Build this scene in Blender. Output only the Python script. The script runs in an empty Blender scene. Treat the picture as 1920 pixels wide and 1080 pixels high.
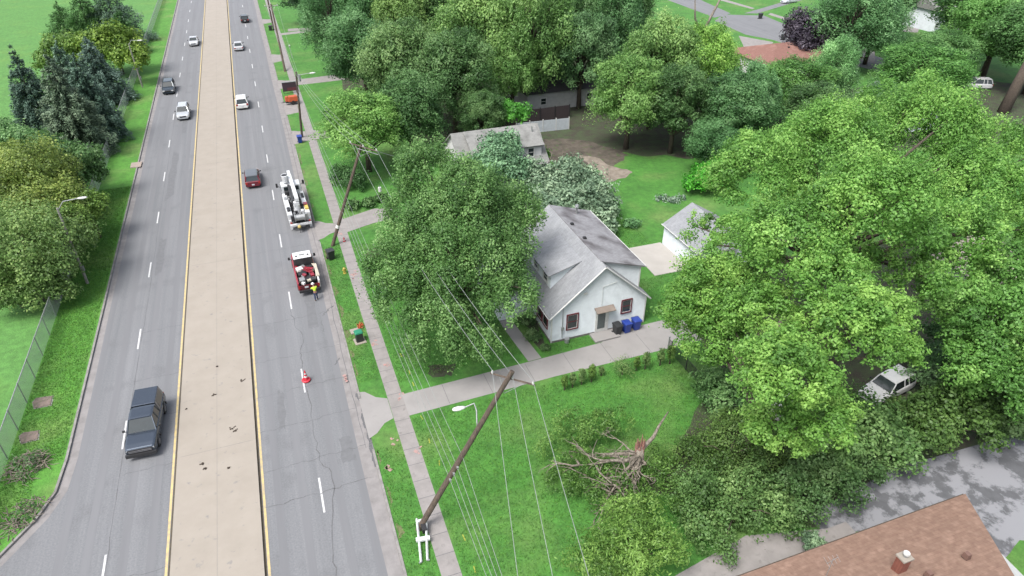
import bpy, math, random
import numpy as np
from mathutils import Vector, Matrix
R_ = math.radians
SC = bpy.context.scene
COL = SC.collection

# ---------------------------------------------------------------- camera
cam_data = bpy.data.cameras.new('camera')
cam = bpy.data.objects.new('camera', cam_data); COL.objects.link(cam)
cam_data.sensor_width = 36.0
cam_data.lens = 24.0
cam_data.clip_end = 3000
cam.location = (0, 0, 36.2)
cam.rotation_euler = (R_(90 - 33.181), 0, R_(-19.946))
SC.camera = cam
SC.render.resolution_x = 1024; SC.render.resolution_y = 576

# ---------------------------------------------------------------- world, sun, exposure
SUN_EL, SUN_AZ = R_(60), R_(-118)            # azimuth measured clockwise from +Y: sun high in the west
w = bpy.data.worlds.new('World'); SC.world = w; w.use_nodes = True
nt = w.node_tree; bg = nt.nodes['Background']
sky = nt.nodes.new('ShaderNodeTexSky'); sky.sky_type = 'NISHITA'; sky.sun_disc = False
sky.sun_elevation = SUN_EL; sky.sun_rotation = SUN_AZ; sky.air_density = 1.0; sky.dust_density = 4.0; sky.ozone_density = 1.0
hs = nt.nodes.new('ShaderNodeHueSaturation'); hs.inputs['Saturation'].default_value = 0.5
nt.links.new(sky.outputs[0], hs.inputs['Color']); nt.links.new(hs.outputs[0], bg.inputs['Color'])
bg.inputs['Strength'].default_value = 0.14
sd = bpy.data.lights.new('sun', 'SUN'); sd.energy = 1.6; sd.angle = R_(22); sd.color = (1.0, .985, .96)
so = bpy.data.objects.new('sun', sd); COL.objects.link(so)
sv = Vector((math.sin(SUN_AZ)*math.cos(SUN_EL), math.cos(SUN_AZ)*math.cos(SUN_EL), math.sin(SUN_EL)))
so.rotation_euler = sv.to_track_quat('Z', 'Y').to_euler(); so.location = (0, 0, 80)
SC.view_settings.view_transform = 'Standard'; SC.view_settings.look = 'None'
SC.view_settings.exposure = 1.17; SC.view_settings.gamma = 1
SC.cycles.max_bounces = 7; SC.cycles.transparent_max_bounces = 12

# ---------------------------------------------------------------- helpers
def tag(o, label=None, cat=None, group=None, kind=None):
    if label: o['label'] = label
    if cat: o['category'] = cat
    if group: o['group'] = group
    if kind: o['kind'] = kind
    return o
def thing(name, label, cat, loc=(0, 0, 0), rz=0, group=None):
    o = bpy.data.objects.new(name, None); COL.objects.link(o)
    o.empty_display_size = .2; o.location = loc; o.rotation_euler = (0, 0, rz)
    return tag(o, label, cat, group)
class MB:
    def __init__(s): s.v = []; s.f = []
    def add(s, vs, fs):
        n = len(s.v); s.v += [tuple(p) for p in vs]; s.f += [tuple(i + n for i in f) for f in fs]; return s
    def box(s, c, d, rz=0, taper=1.0):
        x, y, z = c; a, b, h = d[0]/2, d[1]/2, d[2]/2; cs, sn = math.cos(rz), math.sin(rz); vs = []
        for k, t in ((-1, 1), (1, taper)):
            for i, j in ((-1, -1), (1, -1), (1, 1), (-1, 1)):
                px, py = i*a*t, j*b*t
                vs.append((x+px*cs-py*sn, y+px*sn+py*cs, z+k*h))
        return s.add(vs, [(3, 2, 1, 0), (4, 5, 6, 7), (0, 1, 5, 4), (1, 2, 6, 5), (2, 3, 7, 6), (3, 0, 4, 7)])
    def tube(s, pts, rad, n=8, cap=True):
        pts = [Vector(p) for p in pts]; m = len(pts)
        if not hasattr(rad, '__len__'): rad = [rad]*m
        vs = []; fs = []
        for i, p in enumerate(pts):
            d = (pts[min(i+1, m-1)] - pts[max(i-1, 0)])
            if d.length < 1e-6: d = Vector((0, 0, 1))
            d.normalize(); a = Vector((0, 0, 1)) if abs(d.z) < .9 else Vector((1, 0, 0))
            u = d.cross(a).normalized(); w_ = d.cross(u)
            for k in range(n):
                t = 2*math.pi*k/n; vs.append(p + (u*math.cos(t) + w_*math.sin(t))*rad[i])
        for i in range(m-1):
            for k in range(n):
                a = i*n+k; b = i*n+(k+1) % n; fs.append((a, b, b+n, a+n))
        if cap: fs.append(tuple(range(n))[::-1]); fs.append(tuple(range((m-1)*n, m*n)))
        return s.add(vs, fs)
    def slab(s, pts, th):
        p = [Vector(q) for q in pts]; nrm = (p[1]-p[0]).cross(p[2]-p[0]).normalized()
        if nrm.z < 0: nrm = -nrm; p = p[::-1]
        n = len(p)
        return s.add(p + [q - nrm*th for q in p], [tuple(range(n)), tuple(range(2*n-1, n-1, -1))] +
                     [(i, i+n, (i+1) % n + n, (i+1) % n) for i in range(n)])
    def poly(s, pts): return s.add(pts, [tuple(range(len(pts)))])
    def ext(s, pts2, z0, z1):
        n = len(pts2)
        return s.add([(x, y, z0) for x, y in pts2] + [(x, y, z1) for x, y in pts2],
                     [tuple(range(n))[::-1], tuple(range(n, 2*n))] + [(i, (i+1) % n, (i+1) % n + n, i+n) for i in range(n)])
    def loft(s, rings):
        n = len(rings[0]); vs = [p for r in rings for p in r]; fs = []
        for i in range(len(rings)-1):
            for k in range(n):
                a = i*n+k; b = i*n+(k+1) % n; fs.append((a, b, b+n, a+n))
        fs.append(tuple(range(n))[::-1]); fs.append(tuple(range((len(rings)-1)*n, len(rings)*n)))
        return s.add(vs, fs)
    def ball(s, c, r, n=8, m=6, sq=(1, 1, 1)):
        rings = []
        for i in range(m+1):
            t = math.pi*i/m; rr = max(math.sin(t), .02)*r
            rings.append([(c[0]+rr*math.cos(2*math.pi*k/n)*sq[0], c[1]+rr*math.sin(2*math.pi*k/n)*sq[1], c[2]-math.cos(t)*r*sq[2]) for k in range(n)])
        return s.loft(rings)
    def build(s, name, m, parent=None, smooth=False, bevel=0):
        me = bpy.data.meshes.new(name); me.from_pydata(s.v, [], s.f)
        bm_fix(me)
        me.materials.append(m)
        o = bpy.data.objects.new(name, me); COL.objects.link(o)
        if parent: o.parent = parent
        if smooth:
            me.polygons.foreach_set('use_smooth', [True]*len(me.polygons))
        if bevel:
            b = o.modifiers.new('bevel', 'BEVEL'); b.width = bevel; b.segments = 2; b.limit_method = 'ANGLE'
        return o
import bmesh
def bm_fix(me):
    b = bmesh.new(); b.from_mesh(me); bmesh.ops.recalc_face_normals(b, faces=b.faces); b.to_mesh(me); b.free()

# ---------------------------------------------------------------- materials
def nd(t, ty, **kw):
    n = t.nodes.new(ty)
    for k, v in kw.items(): setattr(n, k, v)
    return n
def mat(name, col, rough=.7, metal=0, col2=None, scale=3.0, contrast=(.35, .65), bump=0, bscale=20, spots=None, stretch=None, detail=6):
    col = tuple(c*.85 for c in col); col2 = tuple(c*.85 for c in col2) if col2 else None
    if spots: spots = (spots[0], tuple(c*.85 for c in spots[1]), *spots[2:])
    m = bpy.data.materials.new(name); m.use_nodes = True; t = m.node_tree; P = t.nodes['Principled BSDF']
    P.inputs['Roughness'].default_value = rough; P.inputs['Metallic'].default_value = metal
    P.inputs['Base Color'].default_value = (*col, 1)
    tc = nd(t, 'ShaderNodeTexCoord'); src = tc.outputs['Object']
    if stretch:
        mp = nd(t, 'ShaderNodeMapping'); mp.inputs['Scale'].default_value = stretch
        t.links.new(src, mp.inputs[0]); src = mp.outputs[0]
    if col2 is None: col2 = tuple(c*.82 for c in col)
    nz = nd(t, 'ShaderNodeTexNoise'); nz.inputs['Scale'].default_value = scale; nz.inputs['Detail'].default_value = detail; nz.inputs['Roughness'].default_value = .65
    t.links.new(src, nz.inputs['Vector'])
    rp = nd(t, 'ShaderNodeValToRGB'); rp.color_ramp.elements[0].position = contrast[0]; rp.color_ramp.elements[1].position = contrast[1]
    rp.color_ramp.elements[0].color = (*col2, 1); rp.color_ramp.elements[1].color = (*col, 1)
    t.links.new(nz.outputs['Fac'], rp.inputs[0]); out = rp.outputs[0]
    if spots:
        sc_, scol, lo, hi = spots
        n2 = nd(t, 'ShaderNodeTexNoise'); n2.inputs['Scale'].default_value = sc_; n2.inputs['Detail'].default_value = 4
        t.links.new(tc.outputs['Object'], n2.inputs['Vector'])
        mr = nd(t, 'ShaderNodeMapRange'); mr.inputs[1].default_value = lo; mr.inputs[2].default_value = hi
        t.links.new(n2.outputs['Fac'], mr.inputs[0])
        mx = nd(t, 'ShaderNodeMix', data_type='RGBA'); mx.inputs[7].default_value = (*scol, 1)
        t.links.new(mr.outputs[0], mx.inputs[0]); t.links.new(out, mx.inputs[6]); out = mx.outputs[2]
    t.links.new(out, P.inputs['Base Color'])
    if bump:
        n3 = nd(t, 'ShaderNodeTexNoise'); n3.inputs['Scale'].default_value = bscale; n3.inputs['Detail'].default_value = 4
        t.links.new(tc.outputs['Object'], n3.inputs['Vector'])
        bp = nd(t, 'ShaderNodeBump'); bp.inputs['Strength'].default_value = bump; bp.inputs['Distance'].default_value = .05
        t.links.new(n3.outputs['Fac'], bp.inputs['Height']); t.links.new(bp.outputs[0], P.inputs['Normal'])
    return m
def paint(name, col, rough=.25, metal=0.0):
    m = mat(name, col, rough, metal, col2=tuple(c*.93 for c in col), scale=5)
    m.node_tree.nodes['Principled BSDF'].inputs['Coat Weight'].default_value = .5
    return m
def leafmat(name, dark, mid, light, trans=.28):
    if 'grass' not in name: dark, mid, light = [tuple(c*f for c in q) for q, f in ((dark, 1.1), (mid, 1.3), (light, 1.4))]
    m = bpy.data.materials.new(name); m.use_nodes = True; t = m.node_tree; P = t.nodes['Principled BSDF']
    P.inputs['Roughness'].default_value = .5; P.inputs['Specular IOR Level'].default_value = .35
    at = nd(t, 'ShaderNodeAttribute', attribute_name='tint')
    rp = nd(t, 'ShaderNodeValToRGB'); e = rp.color_ramp.elements
    e[0].position = 0.1; e[0].color = (*dark, 1); e[1].position = .95; e[1].color = (*light, 1)
    k = e.new(.5); k.color = (*mid, 1)
    t.links.new(at.outputs['Fac'], rp.inputs[0])
    oi = nd(t, 'ShaderNodeObjectInfo')
    mx = nd(t, 'ShaderNodeMix', data_type='RGBA', blend_type='MULTIPLY'); mx.inputs[0].default_value = 1
    t.links.new(rp.outputs[0], mx.inputs[6]); t.links.new(oi.outputs['Color'], mx.inputs[7])
    t.links.new(mx.outputs[2], P.inputs['Base Color'])
    tr = nd(t, 'ShaderNodeBsdfTranslucent'); t.links.new(mx.outputs[2], tr.inputs[0])
    ms = nd(t, 'ShaderNodeMixShader'); ms.inputs[0].default_value = trans
    t.links.new(P.outputs[0], ms.inputs[1]); t.links.new(tr.outputs[0], ms.inputs[2])
    t.links.new(ms.outputs[0], t.nodes['Material Output'].inputs[0])
    return m
def siding(name, col, col2, pitch=.12, dirt_or_shade=True):
    m = mat(name, col, .55, col2=col2, scale=1.6, contrast=(.3, .6), spots=(.7, tuple(c*.86 for c in col2), .6, .8))
    t = m.node_tree; P = t.nodes['Principled BSDF']; tc = [n for n in t.nodes if n.type == 'TEX_COORD'][0]
    sx = nd(t, 'ShaderNodeSeparateXYZ'); t.links.new(tc.outputs['Object'], sx.inputs[0])
    a = nd(t, 'ShaderNodeMath', operation='DIVIDE'); a.inputs[1].default_value = pitch; t.links.new(sx.outputs[2], a.inputs[0])
    f = nd(t, 'ShaderNodeMath', operation='FRACT'); t.links.new(a.outputs[0], f.inputs[0])
    bp = nd(t, 'ShaderNodeBump'); bp.inputs['Strength'].default_value = 1.0; bp.inputs['Distance'].default_value = -.05
    t.links.new(f.outputs[0], bp.inputs['Height']); t.links.new(bp.outputs[0], P.inputs['Normal'])
    return m
def shingles(name, col, col2, stain=None, bw=.35, bh=.16):
    m = mat(name, col, .9, col2=col2, scale=3.2, contrast=(.3, .7), spots=stain, detail=10)
    t = m.node_tree; P = t.nodes['Principled BSDF']; tc = [n for n in t.nodes if n.type == 'TEX_COORD'][0]
    src = P.inputs['Base Color'].links[0].from_socket
    br = nd(t, 'ShaderNodeTexBrick'); br.inputs['Scale'].default_value = 1
    br.inputs['Brick Width'].default_value = bw; br.inputs['Row Height'].default_value = bh; br.inputs['Mortar Size'].default_value = .012
    br.inputs['Color1'].default_value = (1, 1, 1, 1); br.inputs['Color2'].default_value = (.72, .72, .72, 1); br.inputs['Mortar'].default_value = (.55, .55, .55, 1)
    uv = nd(t, 'ShaderNodeUVMap') if False else None
    t.links.new(tc.outputs['Object'], br.inputs['Vector'])
    mx = nd(t, 'ShaderNodeMix', data_type='RGBA', blend_type='MULTIPLY'); mx.inputs[0].default_value = .5
    t.links.new(src, mx.inputs[6]); t.links.new(br.outputs[0], mx.inputs[7]); t.links.new(mx.outputs[2], P.inputs['Base Color'])
    return m

M = {}
def road_mat():
    m = mat('pavement', (.192, .195, .203), .85, col2=(.145, .149, .156), scale=.9, contrast=(.3, .7), bump=.15, bscale=14, stretch=(1.6, .035, 1),
            spots=(.35, (.135, .137, .143), .56, .8))
    t = m.node_tree; P = t.nodes['Principled BSDF']; tc = [n for n in t.nodes if n.type == 'TEX_COORD'][0]
    src = P.inputs['Base Color'].links[0].from_socket
    n = nd(t, 'ShaderNodeTexNoise'); n.inputs['Scale'].default_value = 9; n.inputs['Detail'].default_value = 8
    t.links.new(tc.outputs['Object'], n.inputs['Vector'])
    mr = nd(t, 'ShaderNodeMapRange'); mr.inputs[1].default_value = .3; mr.inputs[2].default_value = .7; mr.inputs[3].default_value = .86; mr.inputs[4].default_value = 1.1
    t.links.new(n.outputs['Fac'], mr.inputs[0])
    mx = nd(t, 'ShaderNodeMix', data_type='RGBA', blend_type='MULTIPLY'); mx.inputs[0].default_value = 1
    t.links.new(src, mx.inputs[6]); t.links.new(mr.outputs[0], mx.inputs[7]); t.links.new(mx.outputs[2], P.inputs['Base Color'])
    return m
def grass_mat(name, a, b, c):
    m = mat(name, a, .9, col2=b, scale=.35, contrast=(.3, .7), bump=.9, bscale=7, spots=(.16, c, .5, .75), detail=9)
    t = m.node_tree; P = t.nodes['Principled BSDF']; tc = [n for n in t.nodes if n.type == 'TEX_COORD'][0]
    src = P.inputs['Base Color'].links[0].from_socket
    n = nd(t, 'ShaderNodeTexNoise'); n.inputs['Scale'].default_value = 1.6; n.inputs['Detail'].default_value = 12; n.inputs['Roughness'].default_value = .8
    t.links.new(tc.outputs['Object'], n.inputs['Vector'])
    mr = nd(t, 'ShaderNodeMapRange'); mr.inputs[1].default_value = .3; mr.inputs[2].default_value = .7; mr.inputs[3].default_value = .58; mr.inputs[4].default_value = 1.38
    t.links.new(n.outputs['Fac'], mr.inputs[0])
    mx = nd(t, 'ShaderNodeMix', data_type='RGBA', blend_type='MULTIPLY'); mx.inputs[0].default_value = 1
    t.links.new(src, mx.inputs[6]); t.links.new(mr.outputs[0], mx.inputs[7]); t.links.new(mx.outputs[2], P.inputs['Base Color'])
    return m
M['road'] = road_mat()
M['stain'] = mat('oil_stain', (.155, .157, .163), .8, col2=(.12, .122, .128), scale=2.5, contrast=(.3, .7))
M['track'] = mat('tyre_track', (.17, .172, .18), .85, col2=(.148, .15, .157), scale=.8, stretch=(1.2, .06, 1), bump=.1)
M['conc'] = mat('concrete', (.31, .276, .234), .85, col2=(.282, .25, .21), scale=.6, spots=(2.2, (.2, .19, .18), .64, .78), bump=.1)
M['walk'] = mat('old_concrete', (.27, .25, .24), .9, col2=(.22, .205, .195), scale=1.2, spots=(2.5, (.16, .15, .14), .6, .8), bump=.15)
M['drive'] = mat('driveway_concrete', (.285, .272, .262), .85, col2=(.25, .238, .23), scale=.5, spots=(1.3, (.21, .2, .19), .62, .85), bump=.1)
M['patio'] = mat('patio_concrete', (.4, .375, .345), .85, col2=(.35, .33, .3), scale=.6, bump=.1)
M['kerb'] = mat('kerb_concrete', (.27, .26, .245), .9, col2=(.17, .16, .15), scale=2.0, bump=.2)
M['gutter'] = mat('gutter_concrete', (.245, .23, .225), .9, col2=(.17, .16, .155), scale=1.1, contrast=(.25, .6), bump=.2)
M['yellow'] = mat('yellow_paint', (.56, .43, .18), .7, col2=(.36, .3, .2), scale=2.5, contrast=(.35, .6))
M['seam'] = mat('seam_dirt', (.1, .08, .05), .95, col2=(.05, .045, .04), scale=6)
M['white_line'] = mat('white_marking', (.6, .6, .6), .7, col2=(.42, .42, .42), scale=5)
M['crack'] = mat('crack_dark', (.09, .09, .094), .95, col2=(.14, .14, .144), scale=8)
M['grass'] = grass_mat('lawn', (.062, .205, .026), (.04, .14, .018), (.12, .205, .05))
M['park'] = grass_mat('park_lawn', (.085, .225, .046), (.068, .188, .035), (.1, .22, .04))
M['verge'] = grass_mat('verge_lawn', (.08, .24, .028), (.058, .185, .02), (.15, .23, .06))
M['soil'] = mat('bare_soil', (.12, .1, .078), .95, col2=(.05, .042, .032), scale=.8, contrast=(.35, .65), spots=(1.4, (.06, .1, .03), .58, .7), bump=.6)
M['sand'] = mat('worn_dirt', (.26, .22, .18), .95, col2=(.13, .11, .085), scale=.9, contrast=(.3, .6), bump=.5)
M['shade'] = mat('shaded_grass', (.05, .1, .025), .95, col2=(.06, .055, .035), scale=.8, contrast=(.35, .6), bump=.6)  # grass colour darkened to stand for shade under the park trees
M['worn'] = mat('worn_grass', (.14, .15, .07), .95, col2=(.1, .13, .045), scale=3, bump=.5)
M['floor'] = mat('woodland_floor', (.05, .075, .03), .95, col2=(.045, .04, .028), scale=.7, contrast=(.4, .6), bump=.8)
def wet_mat():
    m = mat('lot_asphalt', (.11, .112, .12), .85, col2=(.085, .087, .092), scale=1.5, bump=.2)
    t = m.node_tree; P = t.nodes['Principled BSDF']; tc = [n for n in t.nodes if n.type == 'TEX_COORD'][0]
    src = P.inputs['Base Color'].links[0].from_socket
    n = nd(t, 'ShaderNodeTexNoise'); n.inputs['Scale'].default_value = .42; n.inputs['Detail'].default_value = 10; n.inputs['Roughness'].default_value = .68; n.inputs['Distortion'].default_value = .15
    t.links.new(tc.outputs['Object'], n.inputs['Vector'])
    mr = nd(t, 'ShaderNodeMapRange'); mr.inputs[1].default_value = .455; mr.inputs[2].default_value = .52
    t.links.new(n.outputs['Fac'], mr.inputs[0])
    mx = nd(t, 'ShaderNodeMix', data_type='RGBA'); mx.inputs[7].default_value = (.2, .202, .215, 1)
    t.links.new(mr.outputs[0], mx.inputs[0]); t.links.new(src, mx.inputs[6]); t.links.new(mx.outputs[2], P.inputs['Base Color'])
    return m
M['lot'] = wet_mat()
M['bark'] = mat('bark', (.11, .085, .065), .95, col2=(.05, .038, .03), scale=4, stretch=(3, 3, .6), bump=.8)
M['palebark'] = mat('bare_wood', (.27, .235, .19), .85, col2=(.1, .082, .062), scale=3, stretch=(2, 2, .5), bump=.4)
M['splinter'] = mat('splintered_wood', (.36, .19, .15), .9, col2=(.24, .11, .09), scale=6, stretch=(4, 4, .5), bump=.5)
M['pole'] = mat('weathered_pole', (.115, .085, .062), .9, col2=(.05, .038, .03), scale=2.5, stretch=(4, 4, .4), bump=.5)
M['palepole'] = mat('grey_pole', (.3, .29, .26), .8, col2=(.2, .19, .17), scale=3)
M['galv'] = mat('galvanised', (.42, .43, .43), .45, .6, scale=6)
M['wire'] = mat('cable', (.27, .29, .28), .5, scale=2)
M['dwire'] = mat('dark_cable', (.12, .12, .12), .6, scale=2)
M['rubber'] = mat('rubber', (.02, .02, .021), .8, scale=8)
M['dark'] = mat('black_plastic', (.022, .022, .024), .55, scale=6)
M['glass'] = mat('dark_glass', (.03, .04, .042), .05, scale=3)
M['glass'].node_tree.nodes['Principled BSDF'].inputs['IOR'].default_value = 1.6
M['rim'] = mat('alloy', (.4, .4, .42), .35, .7, scale=6)
M['lamp'] = mat('lamp_lens', (.7, .7, .68), .15, scale=6)
M['tail'] = mat('red_lens', (.35, .02, .015), .25, scale=6)
M['plate'] = mat('number_plate', (.6, .62, .65), .4, scale=9)
M['wsteel'] = paint('white_enamel', (.62, .63, .64), .35)
M['white'] = paint('white_paint', (.68, .68, .67), .5)
M['trim'] = mat('white_trim', (.6, .6, .58), .6, scale=4)
M['siding'] = siding('white_clapboard', (.62, .665, .69), (.54, .58, .605))
M['cream'] = siding('grey_clapboard', (.5, .5, .49), (.4, .4, .4))
M['shing'] = shingles('grey_shingle', (.3, .31, .325), (.235, .242, .255), (.5, (.35, .36, .37), .5, .75))
M['shingdark'] = shingles('stained_shingle', (.3, .3, .315), (.22, .215, .225), (.42, (.085, .075, .08), .48, .68))
M['shingold'] = shingles('weathered_shingle', (.27, .27, .255), (.21, .21, .2), (.8, (.15, .15, .14), .55, .75))
M['shingred'] = shingles('red_brown_shingle', (.25, .125, .1), (.2, .1, .08), (.8, (.3, .17, .14), .55, .75))
M['shingtan'] = shingles('tan_brown_shingle', (.27, .17, .125), (.2, .12, .088), (2.4, (.31, .2, .15), .5, .72), .5, .22)
M['redtrim'] = mat('dark_red_trim', (.13, .012, .02), .5, scale=5)
M['brick'] = shingles('red_brick', (.26, .09, .06), (.18, .06, .04), None, .22, .08)
M['slate'] = shingles('bluegrey_shingle', (.24, .26, .27), (.19, .21, .22))
M['black'] = mat('black_paint', (.03, .03, .032), .5, scale=5)
M['orange'] = mat('orange_paint', (.45, .09, .03), .5, scale=5)
M['red'] = paint('red_paint', (.26, .018, .03), .35)
M['conered'] = mat('cone_red', (.55, .03, .05), .5, scale=6)
M['hivis'] = mat('hi_vis_fabric', (.5, .7, .04), .7, scale=12)
M['denim'] = mat('denim', (.03, .05, .12), .9, scale=12)
M['skin'] = mat('skin', (.4, .22, .15), .6, scale=9)
M['blue'] = mat('blue_plastic', (.02, .05, .28), .45, scale=5)
M['blackbin'] = mat('black_bin_plastic', (.03, .032, .034), .5, scale=5)
M['greenlid'] = mat('green_plastic', (.02, .22, .12), .5, scale=5)
M['hydrant'] = mat('hydrant_yellow', (.4, .33, .06), .5, scale=5)
M['hose'] = mat('hose_cream', (.5, .45, .36), .7, scale=5)
M['turq'] = mat('turquoise_cover', (.05, .42, .5), .5, scale=2)
M['pinkspray'] = mat('pink_marking', (.42, .22, .2), .9, col2=(.27, .23, .21), scale=6, contrast=(.4, .6))
M['yelspray'] = mat('yellow_marking', (.32, .34, .05), .9, scale=6)

# leaves
LM = {}
LM['mid'] = leafmat('leaf_mid', (.038, .078, .026), (.076, .148, .05), (.16, .24, .1), .42)
LM['maple'] = leafmat('leaf_maple', (.04, .095, .028), (.085, .18, .048), (.19, .31, .11), .42)
LM['bright'] = leafmat('leaf_bright', (.06, .145, .034), (.116, .25, .056), (.225, .37, .105), .42)
LM['blue'] = leafmat('needle_blue', (.028, .05, .038), (.055, .088, .064), (.12, .16, .12), .12)
LM['pale'] = leafmat('leaf_pale', (.055, .095, .055), (.13, .19, .115), (.25, .32, .2), .25)
LM['yellow'] = leafmat('leaf_yellow', (.05, .085, .018), (.125, .185, .038), (.26, .31, .08), .35)
LM['purple'] = leafmat('leaf_purple', (.014, .011, .018), (.03, .024, .036), (.1, .085, .105), .15)

# ---------------------------------------------------------------- foliage
def quads_mesh(name, base, axis, side, tint, m, bend=None):
    """rhombic leaves: base point, long axis vector, side vector"""
    n = len(base); V = np.empty((n, 4, 3), np.float32)
    V[:, 0] = base - axis*.5; V[:, 1] = base + side*.5 - axis*.05; V[:, 2] = base + axis*.5; V[:, 3] = base - side*.5 - axis*.05
    me = bpy.data.meshes.new(name); me.vertices.add(n*4); me.vertices.foreach_set('co', V.reshape(-1))
    me.loops.add(n*4); me.loops.foreach_set('vertex_index', np.arange(n*4, dtype=np.int32))
    me.polygons.add(n); me.polygons.foreach_set('loop_start', np.arange(0, n*4, 4, dtype=np.int32))
    me.update(calc_edges=True)
    a = me.attributes.new('tint', 'FLOAT', 'FACE'); a.data.foreach_set('value', np.clip(tint, 0, 1).astype(np.float32))
    me.materials.append(m); return me
def unit(v): return v/np.maximum(np.linalg.norm(v, axis=-1, keepdims=True), 1e-6)
def leafcloud(clumps, n, size, rng, up=.35, asp=.62, zbias=.25, tvar=.55, hollow=.55, spray=.9):
    """leaves over the surfaces of many clumps; returns base, axis, side, tint"""
    c = np.array(clumps, float); wts = c[:, 3]**2; idx = rng.choice(len(c), n, p=wts/wts.sum())
    d = unit(rng.normal(size=(n, 3)) + np.array([0, 0, zbias]))
    ph = rng.random((len(c), 6))*6.28; an = .7 + .6*rng.random((len(c), 3)); an[:, 2] *= spray
    w_ = 1 + .26*np.sin(3*d[:, 0]+2.5*d[:, 1]+ph[idx, 0]) + .22*np.sin(4.5*d[:, 1]+3*d[:, 2]+ph[idx, 1]) + .2*np.sin(7*d[:, 2]+6*d[:, 0]+ph[idx, 2])*np.sin(6*d[:, 1]+ph[idx, 3])
    rr = c[idx, 3]*(hollow + (1.08-hollow)*np.sqrt(rng.random(n)))*w_
    stray = rng.random(n) < .08; rr = np.where(stray, rr*(1.1+.35*rng.random(n)), rr)
    p = c[idx, :3] + d*rr[:, None]*an[idx]
    nr = unit(d*.95 + rng.normal(size=(n, 3))*.5 + np.array([0, 0, up]))
    a = unit(np.cross(nr, rng.normal(size=(n, 3)))); s = np.cross(nr, a)
    sz = size*(.6 + .8*rng.random(n))[:, None]
    ct = rng.random(len(c))
    tint = ct[idx]*tvar + rng.random(n)*(1-tvar)*.8 + .08
    return p, a*sz, s*sz*asp, tint
def ellclumps(cx, cy, cz, R, Rz, n, rng, rc=(.2, .34), low=-.55, inner=.25):
    out = []
    for i in range(n):
        z = low + (1-low)*(i+.5)/n; t = i*2.39996 + rng.random()*.8; rr = math.sqrt(max(0, 1-z*z))
        k = (1 - inner*rng.random())*(.72 + .22*rng.random()); r = R*(rc[0] + (rc[1]-rc[0])*rng.random())
        out.append((cx+R*rr*math.cos(t)*k, cy+R*rr*math.sin(t)*k, cz+Rz*z*k, r))
    return out
def limbs(mb, x, y, top, clumps, r0, rng, k=12, base=.0, lean=(0, 0)):
    tr = [(x, y, base), (x+.1*r0+lean[0]*.3, y+lean[1]*.3, top*.3), (x-.2*r0+lean[0]*.6, y+.3*r0+lean[1]*.6, top*.6), (x+lean[0], y+lean[1], top)]
    mb.tube(tr, [r0*1.35, r0, r0*.75, r0*.3], 8)
    ids = rng.permutation(len(clumps))[:k]
    for i in ids:
        c = clumps[i]; h = min(max(c[2]*.55, top*.25), top*.9); f = h/top
        a = Vector((x+lean[0]*f, y+lean[1]*f, h)); b = Vector(c[:3]); m_ = a.lerp(b, .5) + Vector((0, 0, .35 + .05*(b-a).length))
        mb.tube([a, m_, b], [r0*.42, r0*.24, r0*.07], 5)
def tree(name, label, cat, loc, clumps, nleaf, size, lm, seed, top, r0=.35, col=(1, 1, 1), group=None, k=14, bark='bark', tbase=(0, 0), lean=(0, 0), **kw):
    """clumps given in metres relative to loc"""
    rng = np.random.default_rng(seed); t = thing(name, label, cat, loc, 0, group)
    b, a, s, ti = leafcloud(clumps, nleaf, size, rng, **kw)
    me = quads_mesh('crown', b, a, s, ti, LM[lm]); o = bpy.data.objects.new('crown', me); COL.objects.link(o); o.parent = t; o.color = (*col, 1)
    mb = MB(); limbs(mb, tbase[0], tbase[1], top, clumps, r0, rng, k, 0, lean); mb.build('trunk', M[bark], t, True)
    return t
def copytree(src, loc, rz, scale, label, cat=None, group=None, col=None, name=None):
    r = src.copy(); COL.objects.link(r); r.location = loc; r.rotation_euler = (0, 0, rz); r.scale = scale; r['label'] = label
    if name: r.name = name
    if cat: r['category'] = cat
    if group: r['group'] = group
    elif 'group' in r.keys(): del r['group']
    for ch in list(src.children):
        c = ch.copy(); COL.objects.link(c); c.parent = r
        if col and c.name.startswith('crown'): c.color = (*col, 1)
        for g in ch.children:
            d = g.copy(); COL.objects.link(d); d.parent = c
    return r

# ================================================================ SETTING
GZ = .1
XW, XE = -17.95, 2.5        # kerb lines
ML, MR = -10.6, -5.35       # median edges
def sheet(name, pts, z, m, kind='structure', label=None, cat=None):
    o = MB().poly([(x, y, z) for x, y in pts]).build(name, m)
    tag(o, label, cat, None, kind); return o
west = [(-900, -200), (-24.6, -200), (-24.6, 24), (-24.3, 27), (-23.5, 29.5), (-22.3, 32), (-20.6, 34.4), (-18.9, 37), (-18.15, 39), (XW, 42), (XW, 1500), (-900, 1500)]
MB().poly([(x, y, GZ) for x, y in west]).build('ground', M['park'])['kind'] = 'structure'
MB().poly([(XE, -200, GZ), (1200, -200, GZ), (1200, 1500, GZ), (XE, 1500, GZ)]).build('ground', M['grass'])['kind'] = 'structure'
vw = [(-21.9, 15, ), (-24.7, 15), (-24.6, 24), (-24.3, 27), (-23.5, 29.5), (-22.3, 32), (-20.6, 34.4), (-18.9, 37), (-18.15, 39), (XW, 42), (XW, 600), (-21.9, 600)]
vw = [(-26.5, 15)] + vw[1:-1] + [(-21.7, 600), (-21.7, 40), (-26.5, 22)]
sheet('grass_verge', vw, GZ+.006, M['verge'])
sheet('road', [(-30, -200), (XE, -200), (XE, 900), (-30, 900)], 0, M['road'])
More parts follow.
